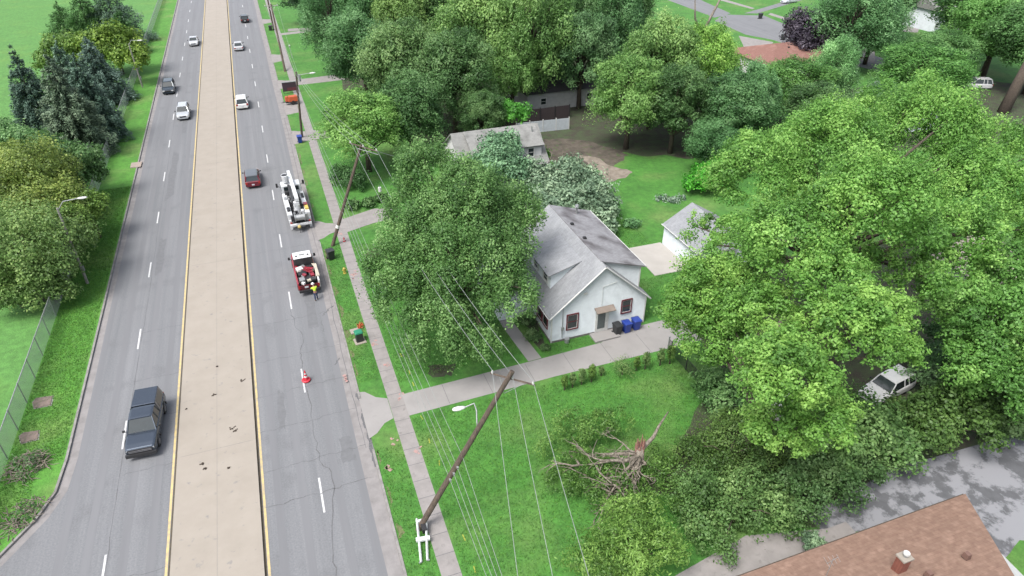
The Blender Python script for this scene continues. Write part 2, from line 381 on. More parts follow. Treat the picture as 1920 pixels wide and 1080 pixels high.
# kerbs
def strip(name, pts, wd, z0, z1, m, kind='structure'):
    mb = MB(); n = len(pts); L = []; Rr = []
    for i, (x, y) in enumerate(pts):
        a = pts[max(i-1, 0)]; b = pts[min(i+1, n-1)]; dx, dy = b[0]-a[0], b[1]-a[1]; l = math.hypot(dx, dy)
        nx, ny = -dy/l*wd/2, dx/l*wd/2; L.append((x+nx, y+ny)); Rr.append((x-nx, y-ny))
    for i in range(n-1):
        q = [L[i], Rr[i], Rr[i+1], L[i+1]]
        if z1 is None: mb.poly([(x, y, z0) for x, y in q])
        else: mb.ext(q, z0, z1)
    o = mb.build(name, m); o['kind'] = kind; return o
strip('kerb', [(-24.5, -100), (-24.5, 24)] + [(x+.08, y) for x, y in west[3:10]] + [(XW+.07, 600)], .16, -.02, .15, M['kerb'])
strip('gutter', [(x+.5, y) for x, y in west[3:10]] + [(XW+.45, 600)], .55, .004, None, M['gutter'])
segs = [(-100, 35.6), (41.2, 67.4), (72.2, 96.9), (102.2, 110.5), (117.9, 125), (131, 142), (150, 180), (184, 600)]
for a, b in segs: strip('kerb', [(XE-.07, a), (XE-.07, b)], .16, -.02, .15, M['kerb'])
strip('gutter', [(XE-.68, -100), (XE-.68, 600)], 1.05, .004, None, M['gutter'])
MB().box(((ML+MR)/2, 250, .07), (MR-ML, 700, .16)).build('median', M['conc'])['kind'] = 'structure'
for i, x in enumerate((ML, MR)):
    sg = 1 if i else -1
    strip('median_edge', [(x+sg*.07, -100), (x+sg*.07, 600)], .14, .006, None, M['seam'])
    strip('road_line', [(x+sg*.25, -100), (x+sg*.25, 600)], .15, .0065, None, M['yellow'])
random.seed(4)
mbj = MB()
for k in range(0, 9):
    mbj.box(((ML+MR)/2, k*27.4+12, .151), (MR-ML-.4, .02, .006))
mbj.box(((ML+MR)/2, 250, .1515), (.02, 700, .006)).build('median_joint', mat('joint', (.22, .21, .195), .9))['kind'] = 'structure'
# dashes: 3.05 m every 12.19 m
for X0, Y0 in ((-14.35, 29.6), (-1.5, 31.3)):
    for k in range(0, 16):
        mb = MB(); mb.poly([(X0-.065, Y0+k*12.19, .0065), (X0+.065, Y0+k*12.19, .0065), (X0+.065, Y0+3.05+k*12.19, .0065), (X0-.065, Y0+3.05+k*12.19, .0065)])
        o = mb.build('lane_dash', M['white_line']); o['kind'] = 'structure'
# cracks and slab joints
for xc in (-16.2, -12.5, -3.45, .45):
    for dx in (-.78, .78):
        strip('tyre_track', [(xc+dx+.05*math.sin(y*.13+xc), y) for y in range(-30, 300, 6)], .5, .0045, None, M['track'])
def crack(pts, wd, rng=random, n=7, amp=.12, z=.0085):
    out = []
    for i in range(len(pts)-1):
        for k in range(n):
            t = k/n; out.append((pts[i][0]*(1-t)+pts[i+1][0]*t + rng.uniform(-amp, amp), pts[i][1]*(1-t)+pts[i+1][1]*t + rng.uniform(-amp, amp)))
    out.append(pts[-1]); mb = MB()
    for i in range(len(out)-1):
        (a, b), (c, d) = out[i], out[i+1]; l = math.hypot(c-a, d-b) or 1; w1 = wd*rng.uniform(.3, 1.1)/2; nx, ny = -(d-b)/l*w1, (c-a)/l*w1
        mb.poly([(a+nx, b+ny, z), (a-nx, b-ny, z), (c-nx, d-ny, z), (c+nx, d+ny, z)])
    return mb
for (pts, sd_) in (([(-13.9, 84), (-13.0, 86), (-12.9, 100), (-13.7, 101)], 1), ([(-13.9, 66), (-13.2, 67), (-13.1, 74), (-13.9, 74.5)], 2), ([(-.3, 52), (.5, 52), (.6, 57), (-.2, 57.5)], 3), ([(-3.7, 40), (-3.2, 40), (-3.1, 44), (-3.6, 44.6)], 4), ([(.2, 35), (1.2, 35.2), (1.1, 37.6), (.3, 37.4)], 5), ([(-12.9, 108), (-12.3, 108), (-12.3, 120), (-12.8, 120)], 6)):
    rr_ = random.Random(sd_); o_ = []
    for i_ in range(len(pts)):
        a_, b_ = pts[i_], pts[(i_+1) % len(pts)]
        for k_ in range(6): o_.append((a_[0]+(b_[0]-a_[0])*k_/6+rr_.uniform(-.1, .1), a_[1]+(b_[1]-a_[1])*k_/6+rr_.uniform(-.2, .2)))
    sheet('road_stain', o_, .0058+.0002*sd_, M['stain'])
ck = MB()
def addck(pts, wd, **k):
    m_ = crack(pts, wd, **k); ck.add(m_.v, m_.f)
addck([(-1.58, 55.63), (-1.47, 53.11), (-0.9, 50.89), (-1.4, 48.86), (-1.44, 46.64), (-1.27, 43.8), (-1.35, 38.88), (-1.23, 35.98), (-0.56, 34.11), (-1.29, 29.13), (-1.43, 26.44)], .07, n=5)
for yk in (33.0, 36.2, 40.2, 44.2, 48.6, 54.0, 59.5, 67.5, 78, 90, 105, 122, 140, 160):
    addck([(-5.1, yk-.1), (-1.6, yk), (2.0, yk+.15)], .07 if random.random() < .5 else .04, n=9)
for yk in (30.5, 39.2, 44.5, 49.5, 56.4):
    addck([(-14.2, yk), (-10.9, yk+.05)], .045, n=8)
addck([(-14.2, 20), (-14.25, 34), (-14.2, 48), (-14.1, 62), (-14.15, 80), (-14.1, 120)], .04, n=14, amp=.04)
addck([(-1.75, 62), (-1.7, 100), (-1.7, 150)], .03, n=14, amp=.04)
addck([(1.95, 36), (2.0, 60), (1.95, 80), (2, 110)], .05, n=16, amp=.06)
addck([(2.3, 34), (2.35, 42)], .28, n=16, amp=.1)
for q in ([(604, 590), (625, 573)], [(628, 683), (637, 672)], [(600, 600), (606, 622)], [(530, 385), (545, 380)], [(530, 295), (552, 290)], [(540, 330), (560, 322)]):
    pass
addck([(1.07, 53.59), (1.71, 54.44), (2.25, 54.89)], .12)
addck([(1.18, 46.2), (1.67, 46.91)], .1)
addck([(0.9, 52.94), (0.82, 51.09)], .05)
ck.build('pavement_crack', M['crack'])['kind'] = 'structure'
# sidewalk, driveways
sheet('sidewalk', [(4.42, 300), (5.6, 300), (5.62, 80), (5.55, 60), (5.6, 41), (5.55, 20), (5.6, -50), (4.4, -50), (4.38, 20), (4.45, 40), (4.4, 60), (4.45, 80)], GZ+.01, M['walk'])
mbj = MB()
for k in range(0, 90):
    mbj.poly([(4.42, 18+k*1.52, GZ+.0145), (5.56, 18+k*1.52, GZ+.0145), (5.56, 18.035+k*1.52, GZ+.0145), (4.42, 18.035+k*1.52, GZ+.0145)])
mbj.build('sidewalk_joint', M['crack'])['kind'] = 'structure'
def apron(y0, y1, f=1.3):
    return [(XE-.16, y0-f), (XE+.5, y0-f*.75), (XE+1.2, y0-f*.2), (4.42, y0), (4.42, y1), (XE+1.1, y1+f*.3), (XE+.4, y1+f*.9), (XE-.16, y1+f)]
for i, (a, b, f) in enumerate(((38.2, 40.5, 1.5), (69.2, 71.3, 1.3), (98.4, 102.5, .8), (111.5, 117, .6), (126, 130, .8), (144, 149, .8), (180, 184, .8))):
    sheet('driveway', apron(a, b, f), GZ+.0055, M['walk'] if i else M['drive'])
sheet('driveway', [(5.58, 38.05), (17.7, 38.45), (26.98, 38.5), (31.5, 38.6), (31.5, 42.3), (27.9, 42.25), (25.2, 42.35), (23.2, 42.35), (23.25, 41.2), (17.9, 40.95), (5.58, 40.55)], GZ+.0145, M['drive'])
sheet('driveway', [(5.58, 68.7), (8.65, 69.82), (10.85, 70.13), (11.46, 73.09), (9.31, 73.43), (5.58, 72)], GZ+.0145, M['walk'])
sheet('driveway', [(5.6, 98.5), (9.5, 98.8), (9.5, 100.8), (5.6, 102.5)], GZ+.0145, M['walk'])
sheet('driveway', [(5.6, 126.5), (14, 127), (14, 131), (5.6, 130)], GZ+.0145, M['walk'])
sheet('driveway', [(5.6, 166), (24, 169), (24, 172), (5.6, 168)], GZ+.0145, M['walk'])
sheet('path', [(16.3, 40.95), (17.5, 41.0), (17.0, 46.5), (17.05, 49), (15.9, 49), (15.9, 46)], GZ+.0195, M['drive'])
sheet('path', [(7.52, 172), (12.89, 171.77), (12.66, 169.57), (7.3, 169.28)], GZ+.01, M['walk'])
MB().ext([(22.6, 41.25), (25.0, 41.3), (25.0, 42.5), (22.6, 42.5)], .05, .27).build('concrete_step', M['drive'])['kind'] = 'structure'
MB().ext([(32.9, 49.1), (37.4, 49.0), (36.85, 54.8), (33.1, 54.85)], .05, .16).build('patio', M['patio'])['kind'] = 'structure'
crj = MB()
for x in (8.8, 12.3, 15.9, 19.4, 23.0, 26.5): crj.poly([(x, 38.3, GZ+.0185), (x+.03, 38.3, GZ+.0185), (x+.03, 41.3 if x > 17 else 40.7, GZ+.0185), (x, 41.3 if x > 17 else 40.7, GZ+.0185)])
crj.build('driveway_joint', M['crack'])['kind'] = 'structure'
# bare soil, woodland floor and tree shade painted on the ground
def blob(pts, jit, n=5, seed=1):
    rg = random.Random(seed); out = []
    for i in range(len(pts)):
        a, b = pts[i], pts[(i+1) % len(pts)]
        for k in range(n):
            t = k/n; out.append((a[0]*(1-t)+b[0]*t+rg.uniform(-jit, jit), a[1]*(1-t)+b[1]*t+rg.uniform(-jit, jit)))
    return out
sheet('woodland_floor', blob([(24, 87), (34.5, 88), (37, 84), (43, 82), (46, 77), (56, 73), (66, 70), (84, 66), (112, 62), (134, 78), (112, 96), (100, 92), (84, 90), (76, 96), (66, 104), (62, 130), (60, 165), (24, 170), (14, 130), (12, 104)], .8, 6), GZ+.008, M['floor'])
sheet('dirt_or_shade', blob([(33, 88), (40, 86.5), (44, 82), (45.5, 78), (41, 74.5), (35.5, 76), (34, 80)], .4, 5, 2), GZ+.013, M['soil'])
sheet('dirt_or_shade', blob([(38.86, 80.19), (40.69, 78.92), (41, 75.49), (43.16, 72.84), (41.38, 70.97), (37.21, 70.93), (35.83, 71.94), (38.99, 73.8), (38.66, 76.34)], .3, 4, 3), GZ+.018, M['sand'])
sheet('dirt_or_shade', blob([(8.2, 43.14), (10.35, 42.72), (9.98, 41.43), (8.31, 41.82)], .2, 4, 5), GZ+.008, M['floor'])  # shade below the front maple, painted as a dark patch
sheet('dirt_or_shade', blob([(16.07, 52.56), (18.89, 46.41), (18.54, 42.4), (17.76, 42.29), (17.92, 45.9), (17.08, 47.07)], .15, 4, 5), GZ+.008, M['floor'])
sheet('dirt_or_shade', blob([(29.5, 19), (30, 33), (33, 46), (46, 48), (62, 46), (66, 36), (60, 24), (47, 21)], .5, 5, 6), GZ+.008, M['floor'])
sheet('dirt_or_shade', blob([(18, 25), (29, 24), (30, 33), (26, 31)], .5, 5, 8), GZ+.008, M['floor'])
sheet('dirt_or_shade', blob([(-26, 66), (-22.3, 64), (-22.2, 90), (-26, 92), (-31, 80), (-30, 68)], 1.1, 9, 7), GZ+.009, M['shade'])  # shade under the park trees, put in as a darker grass sheet
sheet('dirt_or_shade', blob([(26.5, 19.6), (30.2, 19.8), (31, 26), (27, 27)], .3, 6, 17), GZ+.0095, M['floor'])
rw = random.Random(5)
for i in range(26):
    yy = 18+i*3.3+rw.uniform(-1, 1)
    if any(lo-3 < yy < hi+3 for lo, hi in ((38.2, 40.5), (69.2, 71.3), (98.4, 102.5))): continue
    a_ = rw.uniform(.15, .4); b_ = rw.uniform(.5, 1.4); sheet('dirt_or_shade', blob([(2.62, yy-b_), (2.62+a_, yy-b_*.4), (2.62+a_*.8, yy+b_*.5), (2.62, yy+b_)], .06, 5, i), GZ+.0048+.0001*i, M['worn'])
sheet('parking_lot', blob([(27.5, 20.5), (36, 21.6), (46.6, 21.2), (75, 22.5), (75, -10), (36, -10), (35.2, 12.5), (36, 17), (27.5, 18.9)], .1, 3, 4), GZ+.012, M['lot'])
sheet('grass_island', blob([(36.6, 13.9), (38.5, 14.4), (41, 13.5), (41, 6), (36, 6)], .1, 3, 4), GZ+.018, M['grass'])
sheet('path', [(15, 19.2), (22.9, 20.5), (28, 19.2), (28, 17.1), (15, 17.1)], GZ+.02, M['walk'])
sheet('path', [(28, 17.1), (28, 19.2), (29.5, 19.2), (29.5, 17.1)], GZ+.02, M['walk'])
# streets at the upper right
sheet('street', [(110.77, 151.14), (119.62, 146.61), (117.74, 133.72), (115.87, 112.28), (117.73, 97.67), (109.72, 92.43), (106.74, 108.14), (105.83, 125.07), (103.15, 131.24), (104.73, 145.63)], GZ+.012, M['road'])
sheet('street', [(119.69, 149.25), (140.82, 159.07), (184.14, 181.81), (180.75, 187.37), (135.78, 159.33), (116.54, 150.39)], GZ+.016, M['road'])
sheet('street', [(106.77, 148.67), (107.6, 172.71), (109.94, 198.48), (121.14, 215.75), (117.3, 177.44), (113.4, 151.53)], GZ+.01, M['road'])
sheet('driveway', [(101.09, 130.93), (104.62, 123.51), (100.1, 119.39), (95.93, 121.84)], GZ+.0155, M['walk'])
sheet('sidewalk', [(120.61, 167.99), (121.64, 154.07), (123.12, 154.96), (122.61, 169.68)], GZ+.01, M['walk'])
sheet('sidewalk', [(121.41, 147.28), (121.29, 137.17), (123.07, 138.97), (123.24, 148.63)], GZ+.011, M['walk'])
sheet('driveway', [(108.74, 110.41), (120.8, 117.64), (123.72, 114.62), (112.34, 102.8)], GZ+.018, M['walk'])
sheet('driveway', [(138.27, 121.75), (160.59, 138.53), (160.49, 135.12), (140.85, 119.72)], GZ+.018, M['walk'])
# distant ground beyond the far lawn is the same sheet, out to the horizon

# ================================================================ BUILDINGS
def window(parent, c, wd, ht, ax, out, frame_m, name='window', bars=True):
    """c centre on wall, ax 'x' wall runs along x; out = +1/-1 outward normal sign"""
    x, y, z = c; f = MB(); g = MB(); t = .09; d = .06
    def bx(mb, du, dz, wu, hz, dd, off):
        if ax == 'x': mb.box((x+du, y+out*off, z+dz), (wu, dd, hz))
        else: mb.box((x+out*off, y+du, z+dz), (dd, wu, hz))
    for s in (-1, 1): bx(f, s*(wd/2-t/2), 0, t, ht, .08, .04)
    bx(f, 0, ht/2-t/2, wd-2*t, t, .08, .04); bx(f, 0, -ht/2+t/2, wd-2*t, t, .1, .05)
    if bars: bx(f, 0, 0, wd-2*t, .06, .05, .014)
    w_ = f.build(name, frame_m, parent)
    i2 = MB()
    for s in (-1, 1): bx(i2, s*(wd/2-t-.025), 0, .05, ht-2*t, .05, .014)
    bx(i2, 0, ht/2-t-.025, wd-2*t-.1, .05, .05, .014); bx(i2, 0, -ht/2+t+.025, wd-2*t-.1, .05, .05, .014)
    i2.build('sash', M['trim'], w_)
    bx(g, 0, 0, wd-2*t, ht-2*t, .02, .012); g.build('pane', M['glass'], w_)
    return w_
def gutterline(parent, a, b): MB().tube([a, b], .05, 6).build('gutter', M['trim'], parent)

H = thing('house', 'white clapboard house with grey gable roof and dark red window frames', 'house', (0, 0, 0))
x0, x1, y0, y1, e, rx, rz = 19.0, 27.95, 42.6, 54.3, 3.15, 23.6, 7.0
wl = MB(); wl.add([(x0, y0, 0), (x1, y0, 0), (x1, y0, e), (rx, y0, rz-.12), (x0, y0, e), (x0, y1, 0), (x1, y1, 0), (x1, y1, e), (rx, y1, rz-.12), (x0, y1, e)],
       [(0, 1, 2, 3, 4), (9, 8, 7, 6, 5), (0, 4, 9, 5), (1, 6, 7, 2)])
wl.build('wall', M['siding'], H)
MB().box(((x0+x1)/2, (y0+y1)/2, .12), (x1-x0+.06, y1-y0+.06, .34)).build('foundation', mat('foundation', (.16, .15, .14), .9), H)
k = (rz-e)/(rx-x0); ov = .32
MB().slab([(x0-ov, y0-.25, e-k*ov), (rx, y0-.25, rz), (rx, y1+.25, rz), (x0-ov, y1+.25, e-k*ov)], .13).build('roof', M['shing'], H)
k2 = (rz-e)/(x1-rx)
MB().slab([(rx+.003, y0-.25, rz), (x1+ov, y0-.25, e-k2*ov), (x1+ov, y0+1.3, e-k2*ov), (rx+.003, y0+1.3, rz)], .13).build('roof', M['shing'], H)
# rake boards
for s, xx in ((-1, x0-ov), (1, x1+ov)):
    for yy in (y0-.27, y1+.27): MB().tube([(xx, yy, e-k*ov-.1), (rx+s*.03, yy, rz-.1)], .07, 4).build('rake_board', M['trim'], H)

gutterline(H, (x0-ov-.05, y0-.2, e-k*ov-.06), (x0-ov-.05, y1+.2, e-k*ov-.06))
# rear shed dormer, nearly the full length of the right slope
dz = 5.72; dx = 27.55
dm = MB(); dm.add([(rx+.1, y0+.85, rz-.2), (dx, y0+.85, dz-.1), (dx, y0+.85, e), (rx+.4, y0+.85, e), (rx+.1, y1-.1, rz-.2), (dx, y1-.1, dz-.1), (dx, y1-.1, e), (rx+.4, y1-.1, e)],
       [(0, 1, 2, 3), (4, 7, 6, 5), (1, 5, 6, 2)]); D = dm.build('shed_dormer', M['siding'], H)
MB().slab([(rx-.02, y0+.6, rz+.045), (dx+.35, y0+.6, dz-.02), (dx+.35, y1+.1, dz-.02), (rx-.02, y1+.1, rz+.045)], .12).build('dormer_roof', M['shingdark'], D)
MB().tube([(dx+.4, y0+.6, dz-.08), (dx+.4, y1+.1, dz-.08)], .06, 6).build('gutter', M['trim'], D)
MB().box((dx-.03, y0+.8, 4.4), (.1, .1, 2.4)).build('corner_board', M['trim'], D)
# street-side dormer
d2 = MB(); a0, a1 = 45.2, 49.6; fx = 19.9; fz = 5.35; bx_ = 22.6
zb = e + k*(fx-x0)
d2.add([(fx, a0, zb-.1), (fx, a0, fz), (bx_, a0, fz+.85), (fx, a1, zb-.1), (fx, a1, fz), (bx_, a1, fz+.85), (bx_, a0, fz-.2), (bx_, a1, fz-.2)], [(0, 1, 2, 6), (3, 7, 5, 4), (0, 3, 4, 1)])
D2 = d2.build('street_dormer', M['siding'], H)
MB().slab([(fx-.3, a0-.22, fz-.02), (bx_+.3, a0-.22, fz+.99), (bx_+.3, a1+.22, fz+.99), (fx-.3, a1+.22, fz-.02)], .1).build('dormer_roof', M['shing'], D2)
window(D2, (fx, 46.2, 4.62), 1.0, 1.0, 'y', -1, M['trim']); window(D2, (fx, 48.4, 4.62), 1.0, 1.0, 'y', -1, M['trim'])
# front wall openings
window(H, (20.93, y0, 1.95), 1.12, 1.62, 'x', -1, M['redtrim']); window(H, (26.05, y0, 2.35), 1.05, 1.45, 'x', -1, M['redtrim'])
window(H, (x0, 43.9, 1.9), 1.15, 1.7, 'y', -1, M['redtrim']); window(H, (x0, 45.15, 1.9), 1.15, 1.7, 'y', -1, M['redtrim'])
dr = MB().box((23.75, y0-.03, 1.3), (1.25, .08, 2.2)).build('door', M['trim'], H)
MB().box((23.68, y0-.08, 1.45), (.72, .03, 1.75)).build('pane', mat('storm_glass', (.1, .12, .12), .12), dr)
MB().tube([(24.18, y0-.08, 1.25), (24.18, y0-.14, 1.25)], .03).build('handle', M['galv'], dr)
MB().slab([(22.95, y0-.62, 2.62), (24.75, y0-.62, 2.62), (24.75, y0-.02, 2.85), (22.95, y0-.02, 2.85)], .08).build('awning', mat('awning_brown', (.22, .18, .15), .8), H)
mb = MB(); mb.tube([(20.0, y0-.06, .5), (20.0, y0-.06, 3.95)], .03, 6); mb.box((20.0, y0-.1, 1.45), (.22, .14, .34)); mb.build('meter_pipe', M['galv'], H)
MB().tube([(23.6, y0-.05, 3.0), (23.6, y0-.05, 4.9), (24.9, y0-.06, 5.15)], .018, 5).build('conduit', M['trim'], H)
MB().box((22.0, y0-.03, 4.55), (.35, .05, .2)).build('vent', M['trim'], H)
for s in (-1, 1): MB().box((x0+.02 if s < 0 else x1-.02, y0-.012, 1.65), (.12, .05, 3.0)).build('corner_board', M['trim'], H)
for (vx, vy) in ((24.0, 47.4), (24.05, 50.2)):
    z_ = rz + (vx-rx)*(dz-rz)/(dx-rx); MB().box((vx, vy, z_+.14), (.34, .3, .2), 0, .7).build('roof_vent', M['black'], H)
mb = MB(); mb.tube([(25.9, 53.2, 6.1), (25.9, 53.2, 7.05)], .1, 10); mb.tube([(25.9, 53.2, 7.0), (25.9, 53.2, 7.2)], [.24, .16], 10); mb.build('flue', M['galv'], H)
# street-side wing
wg = MB().ext([(15.9, 47.2), (19.0, 47.2), (19.0, 53.5), (15.9, 53.5)], 0, 2.75).build('wing', M['siding'], H)
MB().slab([(15.5, 46.9, 2.7), (19.05, 46.9, 3.1), (19.05, 53.8, 3.1), (15.5, 53.8, 2.7)], .14).build('wing_roof', M['shing'], wg)
mb = MB(); mb.tube([(20.35, 42.25, .1), (20.35, 42.25, .5)], .22, 10); mb.build('hose_reel', M['galv'], H)

# garage
Gg = thing('garage', 'small white clapboard garage with grey gable roof behind the patio slab', 'garage')
gx0, gx1, gy0, gy1, ge, gr = 36.95, 43.2, 48.2, 54.6, 2.45, 4.3
gm = (gx0+gx1)/2
MB().add([(gx0, gy0, 0), (gx1, gy0, 0), (gx1, gy0, ge), (gm, gy0, gr), (gx0, gy0, ge), (gx0, gy1, 0), (gx1, gy1, 0), (gx1, gy1, ge), (gm, gy1, gr), (gx0, gy1, ge)],
       [(0, 1, 2, 3, 4), (9, 8, 7, 6, 5), (0, 4, 9, 5), (1, 6, 7, 2)]).build('wall', M['siding'], Gg)
gk = (gr-ge)/(gm-gx0)
MB().slab([(gx0-.2, gy0-.2, ge-gk*.2+.06), (gm, gy0-.2, gr+.08), (gm, gy1+.2, gr+.08), (gx0-.2, gy1+.2, ge-gk*.2+.06)], .12).build('roof', M['shing'], Gg)
MB().slab([(gm+.003, gy0-.2, gr+.08), (gx1+.2, gy0-.2, ge-gk*.2+.06), (gx1+.2, gy1+.2, ge-gk*.2+.06), (gm+.003, gy1+.2, gr+.08)], .12).build('roof', M['shing'], Gg)
gutterline(Gg, (gx0-.24, gy0-.2, ge-.06), (gx0-.24, gy1+.2, ge-.06))
MB().box((gm, gy0-.04, 1.15), (2.6, .06, 2.2)).build('door', M['trim'], Gg)

# neighbour's house with the tree fallen on it
N = thing('house', 'pale weathered house with grey roof, a fallen tree leaning on its near side', 'house')
nx0, nx1, ny0, ny1 = 20.4, 31.2, 73.2, 82.5; ney = 77.4
MB().add([(nx0, ny0, 0), (nx1, ny0, 0), (nx1, ny0, 3.0), (nx0, ny0, 3.0), (nx0, ny1, 0), (nx1, ny1, 0), (nx1, ny1, 3.0), (nx0, ny1, 3.0), (nx0, ney, 6.4), (nx1, ney, 6.4)],
       [(0, 1, 2, 3), (5, 4, 7, 6), (1, 5, 6, 9, 2), (4, 0, 3, 8, 7)]).build('wall', M['cream'], N)
MB().slab([(nx0-.3, ny0-.3, 2.85), (nx1+.3, ny0-.3, 2.85), (nx1+.3, ney, 6.52), (nx0-.3, ney, 6.52)], .14).build('roof', M['shingold'], N)
MB().slab([(nx0-.3, ny1+.3, 2.85), (nx1+.3, ny1+.3, 2.85), (nx1+.3, ney+.003, 6.52), (nx0-.3, ney+.003, 6.52)], .14).build('roof', M['shingold'], N)
dmr = MB().add([(22, 73.9, 3.2), (30.7, 73.9, 3.2), (30.7, 73.9, 5.1), (22, 73.9, 5.1), (22, 77.2, 6.3), (30.7, 77.2, 6.3), (22, 77.2, 3.2), (30.7, 77.2, 3.2)], [(0, 1, 2, 3), (1, 7, 5, 2), (6, 0, 3, 4)]).build('shed_dormer', M['cream'], N)
MB().slab([(21.7, 73.6, 5.08), (31.0, 73.6, 5.08), (31.0, 77.38, 6.56), (21.7, 77.38, 6.56)], .12).build('dormer_roof', M['shingold'], dmr)
window(dmr, (29.3, 73.9, 4.2), .95, 1.3, 'x', -1, M['trim']); window(dmr, (26, 73.9, 4.2), .95, 1.2, 'x', -1, M['trim'])
window(N, (29.2, ny0, 1.6), 1.0, 1.3, 'x', -1, M['trim'])
mb = MB(); mb.tube([(30.2, 76, 5.9), (30.2, 76, 6.7)], .08, 8); mb.build('flue', M['galv'], N)

def simple_house(label, x0, x1, y0, y1, e, r, wm, rm, axis='x', hip=0.0, rz=0, wins=()):
    """gable or hipped house, ridge along axis"""
    cx, cy = (x0+x1)/2, (y0+y1)/2; T = thing('house', label, 'house', (cx, cy, 0), rz)
    a, b = (x1-x0)/2, (y1-y0)/2; o = .45
    MB().ext([(-a, -b), (a, -b), (a, b), (-a, b)], 0, e).build('wall', wm, T)
    A, B = a+o, b+o
    if axis == 'x': p, q = (-A+hip, 0, r), (A-hip, 0, r)
    else: p, q = (0, -B+hip, r), (0, B-hip, r)
    c = [(-A, -B, e), (A, -B, e), (A, B, e), (-A, B, e)]
    m_ = MB()
    if axis == 'x': m_.add(c+[p, q], [(0, 1, 5, 4), (2, 3, 4, 5), (1, 2, 5), (3, 0, 4), (3, 2, 1, 0)])
    else: m_.add(c+[p, q], [(0, 1, 4), (1, 2, 5, 4), (2, 3, 5), (3, 0, 4, 5), (3, 2, 1, 0)])
    m_.build('roof', rm, T)
    for (wx, wy, ax, out) in wins: window(T, (wx, wy, 1.6), 1.1, 1.2, ax, out, M['trim'])
    for i in range(3): MB().box((-a*.3+i*a*.35, -b*.25 if axis == 'x' else 0, r - (r-e)*.27), (.3, .3, .5)).build('roof_vent', M['black'], T)
    return T
simple_house('low house with reddish brown hipped roof on the corner of the far street', 84.6, 104, 98.5, 112, 3.0, 5.2, M['cream'], M['shingred'], 'x', 5.5, 0, [(-6, -6.75, 'x', -1), (-1, -6.75, 'x', -1), (5, -6.75, 'x', -1)])
simple_house('far pale blue grey house with light roof between the dark trees', 144, 158, 118.5, 128, 4.6, 7.2, M['siding'], M['shingold'], 'x', 0, 0, [(-6.4, -4.75, 'x', -1), (-4.4, -4.75, 'x', -1), (2, -4.75, 'x', -1)])
simple_house('house with blue grey roof half hidden behind the large bright maple', 83.5, 94, 71.5, 79.5, 3, 5.4, M['siding'], M['slate'], 'y', 0, 0, [(-3, -4, 'x', -1), (3, -4, 'x', -1)])
simple_house('dark roofed house hidden in the shade of the woodland trees', 38.5, 56, 99, 108, 3, 5.3, M['cream'], mat('dark_shingle', (.07, .065, .07), .9), 'x', 0, 0, [(-6, -4.5, 'x', -1), (2, -4.5, 'x', -1), (6, -4.5, 'x', -1)])
simple_house('pale roofed house glimpsed through the crown of the bright maple', 57.5, 65.5, 31, 39, 3, 4.4, M['cream'], mat('pale_roof', (.5, .42, .38), .9, col2=(.4, .34, .3)), 'y', 0, 0)

# house at the lower right, only its roof in view
Bh = thing('house', 'house with tan brown shingle roof and brick chimney at the lower right corner', 'house')
MB().ext([(18.2, 4.6), (31.5, 4.6), (31.5, 11), (34.2, 16.2), (18.2, 16.2)], 0, 2.85).build('wall', M['brick'], Bh)
zr = 4.95
MB().slab([(17.5, 16.85, 2.95), (35.5, 16.85, 2.95), (30.9, 10.4, zr), (17.5, 10.4, zr)], .16).build('roof', M['shingtan'], Bh)
MB().slab([(17.5, 4, 2.95), (34.4, 4, 2.95), (30.9, 10.397, zr), (17.5, 10.397, zr)], .16).build('roof', M['shingtan'], Bh)
MB().add([(33.2, 4.6, 2.8), (34.2, 16.2, 2.8), (30.6, 10.4, zr-.25)], [(0, 1, 2)]).build('gable', M['trim'], Bh)
MB().tube([(17.5, 16.9, 2.88), (35.4, 16.9, 2.88)], .045, 6).build('gutter', M['bark'], Bh)
cx, cy = 26.79, 13.79
ch = MB().box((cx, cy, 4.3), (.56, .46, 1.3)).build('chimney', M['brick'], Bh)
MB().box((cx, cy, 5.0), (.68, .58, .1)).build('cap_slab', M['conc'], ch)
mb = MB(); mb.tube([(cx, cy, 5.05), (cx, cy, 5.28)], .11, 10); mb.build('flue_pipe', M['galv'], ch)
mb = MB(); mb.tube([(cx, cy, 5.26), (cx, cy, 5.36)], [.17, .16], 12); mb.build('flue_cap', M['trim'], ch)
for a in ((30.5, 13.01), (27.62, 12.82)):
    MB().box((a[0], a[1], 3.2+(16.85-a[1])*.31), (.32, .34, .34), 0, .8).build('roof_vent', mat('vent_brown', (.16, .09, .07), .7), Bh)
ax, ay = 23.03, 14.87
an = thing('antenna', 'thin white television antenna on a mast above the brown roof', 'antenna', (ax, ay, 3.0))
MB().tube([(0, 0, 0), (0, 0, 2.2)], .02, 6).build('mast', M['galv'], an)
mb = MB(); mb.tube([(-.42, -.06, 2.1), (.42, .06, 2.1)], .012, 5)
for i in range(4):
    x = -.38+i*.25; mb.tube([(x-.06, -.3+.03*i, 2.12), (x+.06, .3-.03*i, 2.12)], .009, 5)
mb.build('elements', M['galv'], an)

# white shed seen through the leaves
ws = thing('shed', 'low white roofed shed beside the black fence under the maple', 'shed', (31.6, 29.0, 0))
MB().ext([(-.8, -1.3), (.8, -1.3), (.8, 1.3), (-.8, 1.3)], 0, 1.7).build('wall', M['white'], ws)
MB().slab([(-1, -1.5, 1.7), (1, -1.5, 1.9), (1, 1.5, 1.9), (-1, 1.5, 1.7)], .1).build('roof', M['white'], ws)
tq = thing('swimming_pool', 'round turquoise garden pool at the right edge behind the maple', 'pool', (66.2, 35.37, 0))
MB().tube([(0, 0, 0), (0, 0, 1.1)], 2.6, 24).build('pool_wall', M['white'], tq); MB().tube([(0, 0, 1.1), (0, 0, 1.14)], 2.45, 24).build('pool_water', M['turq'], tq)

